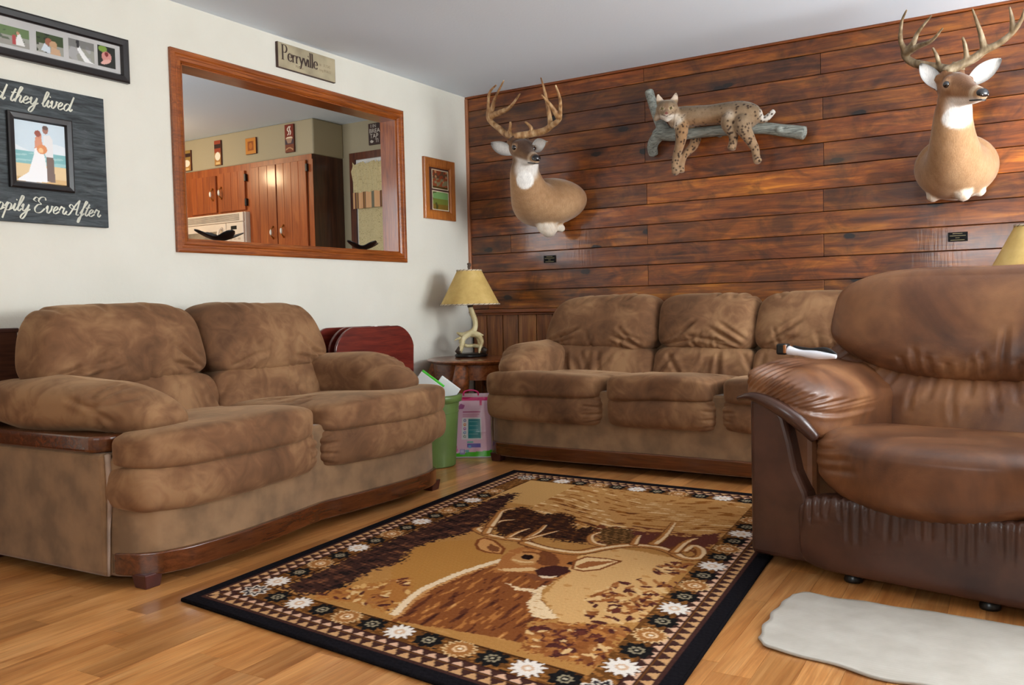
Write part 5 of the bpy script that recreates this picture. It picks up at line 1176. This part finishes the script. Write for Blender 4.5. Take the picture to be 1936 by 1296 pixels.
# town sign above the opening
ps = thing('town_sign', 'narrow tan wooden sign reading Perryville, above the wall opening', 'sign', (0.001, -1.6, 2.262))
PY0, PY1, PZ0, PZ1 = -1.829, -1.377, 2.265, 2.405
obj('board', MB().box(0.0005, 0.018, PY0, PY1, PZ0, PZ1), plain('sign_edge', (72, 50, 42), 0.6), ps, bevel=0.001)
obj('face', MB().box(0.018, 0.0192, PY0 + 0.003, PY1 - 0.003, PZ0 + 0.003, PZ1 - 0.001), plain('sign_tan', (164, 152, 124), 0.6, var=0.10, scale=7), ps)
SG = {'P': ([[(0, 0), (0, 2)], [(0, 2), (.45, 2.02), (.72, 1.75), (.72, 1.35), (.45, 1.02), (0, 1.02)], [(-.22, 0), (.25, 0)], [(-.22, 2), (.1, 2)]], .95),
 'e': ([[(.06, .58), (.66, .58), (.6, .92), (.38, 1.05), (.12, .85), (.03, .5), (.12, .15), (.42, 0), (.7, .2)]], .82),
 'r': ([[(.1, 0), (.1, 1)], [(.1, .6), (.32, .98), (.58, .92)], [(-.08, 0), (.32, 0)], [(-.08, 1), (.1, 1)]], .66),
 'y': ([[(.05, 1), (.38, .08)], [(.72, 1), (.38, .08), (.2, -.5), (-.02, -.6)], [(-.1, 1), (.22, 1)], [(.56, 1), (.86, 1)]], .80),
 'v': ([[(.05, 1), (.38, 0)], [(.38, 0), (.72, 1)], [(-.1, 1), (.22, 1)], [(.56, 1), (.86, 1)]], .80),
 'i': ([[(.1, 0), (.1, 1)], [(-.08, 0), (.28, 0)], [(-.08, 1), (.1, 1)], [(.06, 1.4), (.14, 1.5)]], .38),
 'l': ([[(.1, 0), (.1, 2)], [(-.08, 0), (.28, 0)], [(-.08, 2), (.1, 2)]], .38)}
st_ = []; x = 0.0
for ch in 'Perryville':
    g, adv = SG[ch]; st_ += [[(x + a, b) for a, b in q] for q in g]; x += adv
sx = 0.272 / x
m_sepia = plain('sign_ink', (58, 42, 34), 0.7); m_faint = plain('sign_faint_ink', (118, 104, 82), 0.7)
obj('lettering', ribbon(st_, lambda a, b: (0.0197, PY0 + 0.035 + a * sx, PZ0 + 0.048 + b * 0.040), 0.14, 0.3, 0.0, 6), m_sepia, ps)
for s_, a, b, size in (('Missouri', 0.13, 0.022, 0.022), ('lat   37.7242', 0.318, 0.075, 0.021), ('long 89.8612', 0.318, 0.045, 0.021)):
    obj('lettering', text_mb(s_, size, lambda x_, y_, a=a, b=b: (0.0197, PY0 + a + x_ * 0.85, PZ0 + b + y_)), m_faint, ps)
obj('nail', MB().ball((0.0195, PY0 + 0.16, PZ0 + 0.033), 0.003, 8), m_sepia, ps)
# small oak frame near the corner
of = thing('photo_frame', 'upright oak frame with a dark mat and two small outdoor photos near the corner', 'picture frame', (0.001, -0.36, 1.527))
oy0, oy1, oz0, oz1 = -0.538, -0.182, 1.527, 1.946
obj('frame', frame_mb(LP(oy0, oz0), 0, oy1 - oy0, 0, oz1 - oz0, [(0, 0), (0, 0.018), (0.006, 0.022), (0.05, 0.018), (0.062, 0.012), (0.062, 0.004)]), wood('frame_oak', (150, 80, 28), (178, 104, 44), (198, 124, 58), axis=2, gscale=5, rough=0.35), of)
obj('mat_board', box4(LP(oy0, oz0), 0.055, oy1 - oy0 - 0.035, 0.035, oz1 - oz0 - 0.04, 0.002, 0.006), plain('maroon_mat', (72, 38, 30), 0.6), of)
def herd(c):
    w, h = c.w, c.h; c.put(c.Y > h * .55, (92, 64, 44)); c.put(c.nz(60, 60, 3) > 0, (140, 60, 32), .8); c.put((c.nz(80, 50, 4) > .6), (206, 150, 104), .7); c.put(c.Y < h * .12, (80, 60, 30))
def meadow(c):
    w, h = c.w, c.h; c.put(c.Y > h * .6, (112, 150, 90)); c.put(c.Y < h * .6, (110, 120, 52)); c.put(c.Y < h * .3, (122, 96, 36)); c.put((c.nz(50, 50, 5) > .3) & (c.X < w * .4), (66, 66, 34), .8)
for (z0, z1, fn) in ((1.742, 1.869, herd), (1.597, 1.722, meadow)):
    obj('photo_mat', frame_mb(LP(-0.442, z0 - 0.004), 0, 0.19, 0, z1 - z0 + 0.008, [(0, 0.005), (0, 0.0085), (0.006, 0.0085), (0.006, 0.006)]), plain('cream_mat', (206, 190, 160), 0.6), of)
    c = Canvas(0.18, z1 - z0, 0.003, (120, 110, 80)); fn(c); photo(of, c, -0.437, z0, 0.0068)

# two dark star-shaped dishes on the sill
def dish(label, y, z, first=None, rotz=0.0):
    loc = (-0.065, y, z)
    if first: return dup(first, loc, rotz, label)
    t = thing('star_dish', label, 'dish', loc, rotz)
    n_, m_ = 40, 9; V = []
    for j in range(m_ + 1):
        f = j / m_
        for i in range(n_):
            a = 2 * PI * i / n_ + 0.0; sq = 1.0 / (abs(math.cos(a)) ** 1.0 + abs(math.sin(a)) ** 1.0)
            pt = abs(math.cos(2 * a)) ** 3
            r = f * (0.085 + 0.075 * pt * f * f); zz = 0.004 + 0.020 * f ** 2 + 0.030 * pt * f ** 3.0
            V.append((r * 0.62 * math.cos(a), r * math.sin(a), zz))
    F = [(j * n_ + i, j * n_ + (i + 1) % n_, (j + 1) * n_ + (i + 1) % n_, (j + 1) * n_ + i) for j in range(m_) for i in range(n_)]
    o = link('bowl', raw_mesh('bowl', V, F), m_black, t, smooth=True, world=False); q = o.modifiers.new('thick', 'SOLIDIFY'); q.thickness = 0.004
    obj('foot', MB().lathe([(0.03, 0), (0.032, 0.005), (0.0, 0.0055)], (0, 0, 0), 20, 0.7, 1.2), m_black, t, world=False, smooth=True)
    return t
d1 = dish('black star-shaped dish on the sill in front of the microwave', -2.20, 1.2885)
d2 = dish('black star-shaped dish on the sill at the right, before the curtain', -1.085, 1.2885, d1, 0.1)

# brass-lettered plaques under the mounts
m_plq = plain('plaque_black', (20, 19, 19), 0.7, 0.15); m_gold = plain('plaque_text', (150, 136, 96), 0.5)
for y0, lab in ((0.633, 'small black engraved plaque on the planks below the left deer mount'), (3.161, 'small black engraved plaque on the shiny planks below the right deer mount')):
    t = thing('name_plaque', lab, 'plaque', (y0 + 0.047, -0.004, 1.208), 0, None)
    obj('plate', MB().box(y0, y0 + 0.095, -0.0075, -0.0032, 1.208, 1.258), m_plq, t, bevel=0.001)
    ln = MB()
    for k, (a, b) in enumerate(((0.022, 0.07), (0.008, 0.086), (0.036, 0.056), (0.012, 0.08))): ln.box(y0 + a, y0 + b, -0.0082, -0.0074, 1.249 - k * 0.0115, 1.2515 - k * 0.0115)
    obj('engraving', ln, m_gold, t)
# ------------------------------------------------------------------ taxidermy on the wood wall
m_fur = attr_mat('deer_fur', 0.85, 0.15, grain=0.7, gs=60, bump=0.35, sheen=0.25, gstretch=(3, 3, 0.8), contrast=0.22)
m_fur2 = attr_mat('cat_fur', 0.9, 0.12, grain=0.6, gs=120, bump=0.35, sheen=0.25, gstretch=(1.5, 2, 1), contrast=0.2)
m_eye = plain('glass_eye', (22, 14, 12), 0.05, var=0.05, coat=1.0)
m_nose = plain('wet_nose', (26, 24, 26), 0.3, coat=0.4)
ma = Mat('antler_bone', 0.5, 0.4); aa = ma.noise(ma.mp(ma.x, (18, 18, 8)), 2.0, 4)
ma.col(ma.ramp(aa, [(0.3, (110, 72, 40)), (0.5, (164, 122, 78)), (0.7, (204, 172, 130))])); ma.bump(ma.noise(ma.mp(ma.x, (60, 60, 14)), 2, 3), 0.3, 0.004); m_antler = ma.m
ma = Mat('antler_bone_grey', 0.5, 0.4); aa = ma.noise(ma.mp(ma.x, (18, 18, 8)), 2.0, 4)
ma.col(ma.ramp(aa, [(0.3, (84, 66, 44)), (0.5, (122, 102, 74)), (0.72, (168, 150, 122))])); m_antler2 = ma.m

def nrm(v): v = np.array(v, float); return v / np.linalg.norm(v)
def deer(label, spine, base_tilt, nose, F, ears, antl, mant, seed, lobes, head_col, white_neck):
    """spine = (centre, half width, half depth) rings from the wall to the throat; nose = tip of muzzle; F = way the muzzle points"""
    F = nrm(F); R_ = nrm(np.cross(F, (0, 0, 1))); U = np.cross(R_, F); nose = np.array(nose, float)
    poll = nose - F * 0.272 + U * 0.03
    t = thing('deer_mount', label, 'deer mount', (spine[0][0][0], 0.0, spine[0][0][2]))
    parts = []
    P = [s[0] for s in spine]
    P = P + [tuple(poll - F * 0.0 - U * 0.03)]
    r1 = [s[1] for s in spine] + [0.066]; r2 = [s[2] / s[1] for s in spine] + [1.0]
    # neck tube: radius sideways, squash across
    parts.append(MB().tube(P, r1, 28, up=(1, 0, 0.0), squash=r2, sub=5))
    H = [(-0.07, .040, 0.9, -.01), (-0.045, .056, 1.0, 0.0), (0.0, .066, 1.02, .0), (0.05, .071, 1.0, -.002), (0.09, .064, 1.02, -.010), (0.14, .050, 1.05, -.020), (0.19, .041, 1.02, -.027), (0.235, .037, .98, -.032), (0.262, .031, .9, -.034), (0.278, .018, .8, -.036)]
    hp = [tuple(poll + F * a + U * d) for a, _, _, d in H]
    parts.append(MB().tube(hp, [h[1] for h in H], 24, up=tuple(U), squash=[h[2] for h in H], sub=4))
    jaw = [tuple(poll + F * a - U * d) for a, d in ((0.02, .05), (0.09, .058), (0.16, .056), (0.225, .056))]
    parts.append(MB().tube(jaw, [.042, .036, .028, .018], 14, up=tuple(U), sub=3))
    for sd in (-1, 1):     # brow ridges and ear roots
        parts.append(MB().ball(tuple(poll + F * 0.058 + R_ * sd * 0.053 + U * 0.030), 0.026, 12))
        parts.append(MB().tube([tuple(poll - F * 0.005 + R_ * sd * 0.045 + U * 0.03), tuple(poll - F * 0.02 + R_ * sd * 0.075 + U * 0.045)], [0.03, 0.022], 12))
        parts.append(MB().tube([tuple(poll + F * 0.005 + R_ * sd * 0.03 + U * 0.045), tuple(poll + F * 0.0 + R_ * sd * 0.038 + U * 0.085)], [0.028, 0.02], 12))
    for c, r in lobes: parts.append(MB().ball(c, r, 16))
    thr0 = poll - U * 0.09 + F * 0.05
    sp0 = np.array(spine[-1][0])
    def colour(V, N):
        n = len(V); C = np.tile(np.array((164, 126, 90), float), (n, 1))
        q = V - poll; a = q @ F; s_ = q @ R_; u_ = q @ U; lo = wob(V, 40, 0.5, seed); hi = wob(V, 120, 0.5, seed + 1)
        hd = sm(0.20, 0.14, np.linalg.norm(V - (poll + F * 0.08), axis=1))
        def mixc(m, c): C[:] = C + (np.array(c, float) - C) * np.clip(m, 0, 1)[:, None]
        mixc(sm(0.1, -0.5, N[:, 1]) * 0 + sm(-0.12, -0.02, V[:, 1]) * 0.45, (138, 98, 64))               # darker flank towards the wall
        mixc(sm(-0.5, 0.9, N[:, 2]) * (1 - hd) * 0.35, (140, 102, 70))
        ch = sm(0.02, -0.10, V[:, 2] - spine[1][0][2]) * sm(-0.02, -0.10, V[:, 1])
        mixc(ch * (0.35 + 0.3 * lo), (186, 150, 112))
        mixc(hd * 0.9, head_col[0])
        mixc(hd * sm(0.0, 0.6, N @ U) * 0.75, head_col[1]); mixc(hd * sm(0.075, 0.02, np.abs(s_)) * sm(0.0, 0.5, N @ U) * sm(0.2, 0.0, a) * 0.7, head_col[1])
        for sd in (-1, 1):
            ep = poll + F * 0.066 + R_ * sd * 0.066 + U * 0.012
            dd = np.linalg.norm(V - ep, axis=1); mixc(sm(0.034, 0.020, dd) * 0.5, (200, 172, 142))
        mixc(sm(0.205, 0.23, a) * sm(0.245, 0.238, a) * hd * 0.0 + sm(0.20, 0.215, a) * sm(0.246, 0.236, a) * sm(0.10, 0.05, np.linalg.norm(V - nose, axis=1)) * 0.75, (206, 182, 152))
        mixc(sm(0.03, 0.10, a) * sm(-0.035, -0.058, u_) * sm(0.16, 0.10, np.linalg.norm(V - (poll + F * 0.14 - U * 0.06), axis=1)) * 0.9, (236, 232, 226))     # white chin
        wn = np.array(white_neck[0]); rr_ = (V - wn) @ np.diag([1 / white_neck[1], 1 / white_neck[2], 1 / white_neck[3]])
        mixc(sm(1.10, 0.92, np.linalg.norm(rr_, axis=1) + 0.18 * lo) * 0.97, (238, 234, 228))
        for c, r in lobes: mixc(sm(r * 1.5, r * 0.9, np.linalg.norm(V - np.array(c), axis=1) + 0.012 * hi) * 0.85, (232, 222, 208))
        C += (hi * 7 + lo * 5)[:, None]
        return np.clip(C, 0, 255)
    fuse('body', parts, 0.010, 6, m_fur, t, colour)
    # ears: cupped leaves, white inside
    for (b, tip) in ears:
        b, tip = np.array(b, float), np.array(tip, float); ax = tip - b; Ln = np.linalg.norm(ax); ax /= Ln
        fc = nrm(np.array([0.45, -0.88, 0.05])); fc = nrm(fc - ax * (fc @ ax)); sd_ = np.cross(ax, fc)
        V = []; C = []; nu, nw = 14, 10
        for lay in (0, 1):
            for i in range(nu + 1):
                f = i / nu; hw = 0.043 * (math.sin(PI * min(1, (f * 0.86 + 0.13))) ** 0.75)
                for j in range(nw + 1):
                    w = -1 + 2 * j / nw
                    p = b + ax * Ln * f + sd_ * hw * w + fc * (0.030 * (abs(w) ** 2) * (1 - 0.5 * f) - 0.012 - (0.007 * (1 - w * w) if lay else 0))
                    V.append(p); e = max(abs(w) ** 3, f ** 6)
                    cin = np.array((232, 228, 222)) * (1 - e * 0.35) ; C.append(cin if lay == 0 else (126, 96, 72))
        k = (nu + 1) * (nw + 1); Fq = []
        for i in range(nu):
            for j in range(nw):
                a0 = i * (nw + 1) + j; q = (a0, a0 + 1, a0 + nw + 2, a0 + nw + 1); Fq.append(q); Fq.append(tuple(x + k for x in q[::-1]))
        ring = [j for j in range(nw + 1)] + [i * (nw + 1) + nw for i in range(1, nu + 1)] + [nu * (nw + 1) + j for j in range(nw - 1, -1, -1)] + [i * (nw + 1) for i in range(nu - 1, 0, -1)]
        for x, y in zip(ring, ring[1:] + ring[:1]): Fq.append((x, x + k, y + k, y))
        link('ear', raw_mesh('ear', V, Fq, C), m_fur, t, smooth=True)
    for sd in (-1, 1):
        obj('eye', MB().ball(tuple(poll + F * 0.068 + R_ * sd * 0.0665 + U * 0.012), 0.0175, 14), m_eye, t, smooth=True)
    nb = MB().tube([tuple(nose - F * 0.030 + U * 0.004), tuple(nose - F * 0.008 + U * 0.004), tuple(nose + F * 0.008 + U * 0.0)], [0.026, 0.030, 0.020], 16, up=tuple(U), squash=[0.8, 0.8, 0.7], sub=3)
    o = obj('nose', nb, m_nose, t, smooth=True)
    for sd in (-1, 1): obj('nostril', MB().ball(tuple(nose + F * 0.006 + R_ * sd * 0.014 - U * 0.002), 0.008, 8), m_eye, o, smooth=True)
    obj('mouth_line', MB().tube([tuple(nose - F * 0.05 - U * 0.030 + R_ * 0.034), tuple(nose - F * 0.005 - U * 0.026 + R_ * 0.016), tuple(nose + F * 0.002 - U * 0.025), tuple(nose - F * 0.005 - U * 0.026 - R_ * 0.016), tuple(nose - F * 0.05 - U * 0.030 - R_ * 0.034)], 0.004, 6, sub=4), m_nose, t, smooth=True)
    for sd, groups in zip((-1, 1), antl):
        parts = []
        for k, (pts, r0, r1) in enumerate(groups):
            pts = [tuple(p) for p in pts]
            if k == 0: pts = [tuple(poll + F * 0.0 + R_ * sd * 0.036 + U * 0.075)] + pts[1:]
            n = len(pts); rad = [1.3 * (r0 + (r1 - r0) * (i / (n - 1)) ** 1.1) for i in range(n)]
            parts.append(MB().tube(pts, rad, 12, sub=5))
        bp = np.array(groups[0][0][0]); b0 = poll + R_ * sd * 0.036 + U * 0.075
        parts.append(MB().ball(tuple(b0 + U * 0.008), 0.023, 10, 1, 1, 0.6))
        fuse('antler', parts, 0.0045, 3, mant, t)
    return t

A_L = [([(0.676, -0.43, 1.966), (0.628, -0.42, 2.026), (0.534, -0.39, 2.09), (0.458, -0.37, 2.146), (0.436, -0.37, 2.187), (0.454, -0.39, 2.235), (0.49, -0.43, 2.319), (0.571, -0.47, 2.351)], .019, .005),
       ([(0.452, -0.37, 2.174), (0.487, -0.39, 2.23), (0.521, -0.41, 2.286), (0.619, -0.45, 2.379)], .015, .004),
       ([(0.466, -0.38, 2.181), (0.607, -0.44, 2.186), (0.683, -0.48, 2.195), (0.789, -0.53, 2.255)], .017, .004),
       ([(0.628, -0.42, 2.037), (0.657, -0.45, 2.06), (0.674, -0.47, 2.102)], .012, .006), ([(0.69, -0.44, 1.99), (0.715, -0.455, 2.0), (0.722, -0.46, 2.022)], .008, .003)]
A_R = [([(0.812, -0.43, 1.976), (0.885, -0.44, 2.017), (0.969, -0.46, 2.04), (1.044, -0.5, 2.059), (1.078, -0.54, 2.092), (1.11, -0.6, 2.165), (1.109, -0.65, 2.234)], .019, .005),
       ([(1.055, -0.52, 2.069), (1.039, -0.58, 2.13), (0.997, -0.63, 2.198)], .015, .004),
       ([(0.963, -0.46, 2.045), (0.953, -0.46, 2.123), (0.935, -0.47, 2.245), (0.917, -0.49, 2.343)], .014, .004),
       ([(0.813, -0.43, 1.997), (0.82, -0.46, 2.048), (0.796, -0.49, 2.082)], .012, .006)]
deer('deer shoulder mount with tall tan antlers on the planks, left of the bobcat',
     [((0.716, 0.012, 1.625), .146, .258), ((0.716, -0.07, 1.618), .162, .268), ((0.712, -0.15, 1.60), .158, .245), ((0.704, -0.24, 1.62), .138, .178), ((0.705, -0.32, 1.69), .114, .125), ((0.715, -0.375, 1.78), .096, .098), ((0.738, -0.40, 1.86), .080, .082)],
     0, (0.913, -0.555, 1.824), (0.80, -0.52, -0.30), [((0.655, -0.415, 1.905), (0.471, -0.40, 2.0)), ((0.845, -0.46, 1.915), (0.951, -0.50, 1.938))], (A_L, A_R), m_antler, 5,
     [((0.77, -0.17, 1.425), .058), ((0.735, -0.18, 1.44), .046), ((0.825, -0.10, 1.43), .030)], ((118, 88, 64), (76, 54, 42)), ((0.762, -0.455, 1.722), .062, .09, .062))
B_L = [([(3.152, -0.42, 2.062), (3.085, -0.4, 2.082), (3.031, -0.38, 2.112), (3.0, -0.38, 2.146), (2.997, -0.4, 2.18), (2.987, -0.43, 2.214), (2.993, -0.47, 2.252), (3.005, -0.5, 2.297), (3.031, -0.54, 2.33)], .018, .004),
       ([(3.007, -0.39, 2.156), (3.047, -0.42, 2.2), (3.07, -0.44, 2.24), (3.138, -0.5, 2.294)], .014, .004),
       ([(3.012, -0.39, 2.158), (3.071, -0.45, 2.167), (3.136, -0.5, 2.17), (3.193, -0.56, 2.206)], .014, .004), ([(3.16, -0.42, 2.072), (3.155, -0.45, 2.104), (3.139, -0.48, 2.142)], .010, .005)]
B_R = [([(3.279, -0.42, 2.031), (3.308, -0.42, 2.069), (3.36, -0.42, 2.102), (3.426, -0.43, 2.125), (3.486, -0.45, 2.166), (3.519, -0.48, 2.209), (3.533, -0.52, 2.246)], .019, .005),
       ([(3.36, -0.42, 2.105), (3.351, -0.43, 2.159), (3.334, -0.45, 2.226), (3.312, -0.48, 2.298)], .014, .004), ([(3.481, -0.45, 2.17), (3.479, -0.47, 2.219), (3.469, -0.5, 2.27)], .012, .004),
       ([(3.286, -0.42, 2.051), (3.282, -0.45, 2.119), (3.271, -0.48, 2.169)], .012, .005), ([(3.215, -0.43, 2.03), (3.222, -0.44, 2.05), (3.228, -0.445, 2.068)], .007, .003)]
deer('deer shoulder mount with wide dark antlers at the upper right, above the shiny planks',
     [((3.205, 0.012, 1.60), .155, .195), ((3.205, -0.07, 1.60), .172, .205), ((3.21, -0.15, 1.585), .165, .185), ((3.215, -0.25, 1.62), .132, .140), ((3.215, -0.33, 1.70), .108, .110), ((3.218, -0.375, 1.79), .092, .092), ((3.225, -0.40, 1.875), .078, .080)],
     0, (3.370, -0.610, 1.855), (0.61, -0.79, -0.26), [((3.160, -0.440, 1.945), (3.078, -0.430, 2.085)), ((3.292, -0.370, 1.968), (3.430, -0.345, 2.070))], (B_L, B_R), m_antler2, 15,
     [((3.10, -0.12, 1.45), .034), ((3.25, -0.20, 1.44), .040), ((3.32, -0.12, 1.46), .032)], ((148, 104, 70), (108, 74, 50)), ((3.246, -0.470, 1.790), .070, .10, .052))

# bobcat lying on a grey branch
mbk = Mat('weathered_branch', 0.75, 0.3); wv = mbk.noise(mbk.mp(mbk.x, (5, 40, 40)), 2.2, 5, 0.6, 1.0)
mbk.col(mbk.ramp(wv, [(0.32, (92, 94, 88)), (0.5, (140, 144, 136)), (0.7, (174, 176, 166))])); mbk.bump(wv, 0.6, 0.012)
br = fuse('branch', [MB().tube([(1.518, -0.09, 1.964), (1.55, -0.1, 1.974), (1.643, -0.11, 1.955), (1.791, -0.11, 1.949), (1.921, -0.11, 1.944), (2.173, -0.11, 1.928), (2.293, -0.11, 1.902), (2.434, -0.11, 1.867)], [.036, .042, .04, .034, .034, .034, .036, .040], 18, sub=5),
     MB().tube([(1.585, -0.1, 1.98), (1.547, -0.09, 2.038), (1.516, -0.08, 2.102), (1.485, -0.07, 2.186), (1.46, -0.06, 2.26)], [.042, .034, .030, .029, .029], 16, sub=4),
     MB().tube([(1.557, -0.1, 1.983), (1.503, -0.08, 1.941), (1.475, -0.055, 1.908), (1.47, -0.025, 1.86)], [.042, .036, .034, .03], 16, sub=4), MB().ball((2.30, -0.14, 1.90), .022, 10),
     MB().tube([(1.9, -0.1, 1.94), (1.9, 0.0, 1.94)], .02, 10)], 0.007, 3, mbk.m, None)
tag(br, 'weathered grey forked branch fixed to the plank wall, carrying the bobcat', 'branch')
cat_parts = []
T = MB
cat_parts.append(T().tube([(1.640, -0.165, 2.035), (1.70, -0.16, 2.045), (1.79, -0.155, 2.042), (1.89, -0.15, 2.036), (1.99, -0.155, 2.032), (2.08, -0.16, 2.018), (2.15, -0.16, 1.995), (2.185, -0.16, 1.968)], [.050, .064, .062, .060, .064, .072, .064, .036], 22, up=(0, 1, 0), sub=5))
cat_parts.append(T().tube([(1.70, -0.17, 2.035), (1.675, -0.20, 2.06), (1.655, -0.235, 2.075)], [.058, .054, .052], 18, sub=4))
hc = np.array([1.655, -0.245, 2.080]); hf = nrm((0.30, -0.93, -0.22)); hr = nrm(np.cross(hf, (0, 0, 1))); hu = np.cross(hr, hf)
HP = lambda a, s, u: tuple(hc + hf * a + hr * s + hu * u)
cat_parts.append(T().ball(tuple(hc), 0.064, 18, 1.10, 1.0, 0.98)); cat_parts.append(T().tube([HP(0.02, 0, -0.01), HP(0.052, 0, -0.018), HP(0.072, 0, -0.022)], [.040, .030, .020], 16))
for sd in (-1, 1):
    cat_parts.append(T().ball(HP(0.045, sd * 0.018, -0.028), 0.020, 12)); cat_parts.append(T().tube([HP(-0.005, sd * 0.045, -0.02), HP(-0.005, sd * 0.078, -0.055)], [.032, .012], 10))
    cat_parts.append(T().tube([HP(-0.01, sd * 0.034, 0.035), HP(-0.015, sd * 0.048, 0.068), HP(-0.018, sd * 0.056, 0.100)], [.028, .021, .006], 14, up=tuple(hf), squash=0.5, sub=3))
cat_parts.append(T().ball(HP(0.03, 0, -0.045), 0.024, 12))
fl1 = [(1.712, -0.18, 2.015), (1.732, -0.212, 1.946), (1.717, -0.205, 1.874), (1.681, -0.175, 1.805), (1.67, -0.17, 1.743), (1.68, -0.185, 1.705)]
fl2 = [(1.755, -0.115, 2.022), (1.762, -0.055, 1.935), (1.755, -0.085, 1.872), (1.72, -0.135, 1.818), (1.703, -0.145, 1.762), (1.706, -0.16, 1.715)]
hl1 = [(2.05, -0.17, 2.005), (2.020, -0.215, 1.957), (2.045, -0.205, 1.901), (2.042, -0.185, 1.862), (2.032, -0.195, 1.81)]
hl2 = [(2.115, -0.16, 1.985), (2.108, -0.215, 1.935), (2.14, -0.20, 1.861), (2.164, -0.17, 1.801), (2.172, -0.17, 1.752), (2.185, -0.185, 1.722)]
for p, r in ((fl1, [.048, .040, .030, .024, .022, .024]), (fl2, [.046, .036, .028, .022, .020, .022]), (hl1, [.062, .044, .032, .026, .025]), (hl2, [.066, .050, .034, .025, .023, .025])): cat_parts.append(T().tube(p, r, 14, sub=4))
cat_parts.append(T().tube([(2.166, -0.15, 1.985), (2.206, -0.14, 1.966), (2.239, -0.14, 1.984), (2.270, -0.14, 2.012)], [.026, .020, .018, .014], 12, sub=4))
def catcol(V, N):
    r = np.random.default_rng(4); n = len(V); C = np.tile(np.array((142, 118, 92), float), (n, 1))
    def mixc(m, c): C[:] = C + (np.array(c, float) - C) * np.clip(m, 0, 1)[:, None]
    lo = wob(V, 45, 0.5, 3); hi = wob(V, 160, 0.5, 6)
    mixc(sm(0.1, 0.9, N[:, 2]) * 0.6, (106, 92, 76)); mixc(sm(0.06, 0.0, np.abs(V[:, 0] - 1.85) - 0.10) * sm(2.03, 1.99, V[:, 2]) * 0.5, (168, 122, 80))
    mixc(sm(0.045, 0.015, np.linalg.norm((V - np.array((2.035, -0.20, 2.0))) @ np.diag((1, .6, .8)), axis=1) + .012 * lo) * 0.9, (216, 200, 182))
    mixc(sm(1.90, 1.84, V[:, 2]) * 0.35, (164, 128, 94)); mixc(sm(2.19, 2.21, V[:, 0]) * sm(1.95, 1.965, V[:, 2]), (212, 206, 196))
    mixc(sm(0.07, 0.04, np.linalg.norm(V - np.array((1.69, -0.215, 2.01)), axis=1)) * 0.6, (206, 188, 164))
    a = (V - hc) @ hf; s_ = (V - hc) @ hr; u_ = (V - hc) @ hu; near = sm(0.13, 0.10, np.linalg.norm(V - hc, axis=1))
    mixc(near * sm(-0.015, -0.035, u_) * sm(0.0, 0.03, a) * 0.9, (222, 212, 198))
    mixc(near * sm(0.016, 0.008, np.abs(s_)) * sm(-0.03, 0.03, u_) * sm(0.03, 0.05, a) * 0.4, (112, 78, 56))
    mixc(near * sm(0.05, 0.065, u_) * sm(0.0, 0.3, N @ hf) * 0.85, (226, 206, 186))
    for sd in (-1, 1):
        q = np.hypot(s_ - sd * 0.026, u_ - 0.012); q3 = np.abs(u_ - 0.012 - 0.3 * (np.abs(s_) - 0.026)); mixc(near * (a > 0.02) * sm(0.019, 0.014, q) * sm(0.014, 0.009, q3) * 0.45, (206, 186, 156)); mixc(near * (a > 0.02) * sm(0.010, 0.008, q) * sm(0.006, 0.0045, q3), (138, 122, 64)); mixc(near * (a > 0.02) * sm(0.0048, 0.004, q) * (q3 < .005), (26, 20, 16)); mixc(near * (a > 0.02) * sm(0.013, 0.011, q) * sm(0.0025, 0.001, np.abs(q3 - 0.007)) * 0.7, (60, 44, 34))
        q2 = np.abs(s_ - sd * 0.052 - 0.2 * sd * u_); mixc(near * (a > -0.01) * (u_ < 0.0) * sm(0.006, 0.003, q2) * 0.3, (84, 62, 46))
    mixc(near * (a > 0.05) * sm(0.012, 0.008, np.hypot(s_, (u_ + 0.016) * 1.3)), (122, 74, 66))
    mixc(near * (a > 0.04) * sm(0.004, 0.002, np.abs(u_ + 0.034 - 0.4 * np.abs(s_))) * (np.abs(s_) < 0.03) * 0.8, (70, 50, 42))
    legs = np.where((V[:, 2] < 1.985) | (V[:, 0] > 2.05))[0]; seeds = V[r.choice(legs, 330)]
    body = np.where((V[:, 2] >= 1.985) & (V[:, 0] < 2.05) & (V[:, 0] > 1.70))[0]; s2 = V[r.choice(body, 120)]
    for sset, rad, am in ((seeds, 0.0075, 0.85), (s2, 0.006, 0.4)):
        for q in sset:
            d = np.linalg.norm(V - q, axis=1); m = sm(rad, rad * 0.6, d) * am
            k = m > 0; C[k] += (np.array((52, 38, 30)) - C[k]) * m[k][:, None]
    C += (lo * 8 + hi * 7)[:, None]
    return np.clip(C, 0, 255)
bc = fuse('bobcat', cat_parts, 0.0055, 3, m_fur2, None, catcol)
tag(bc, 'spotted bobcat lying along the grey branch on the plank wall, legs hanging down', 'bobcat')
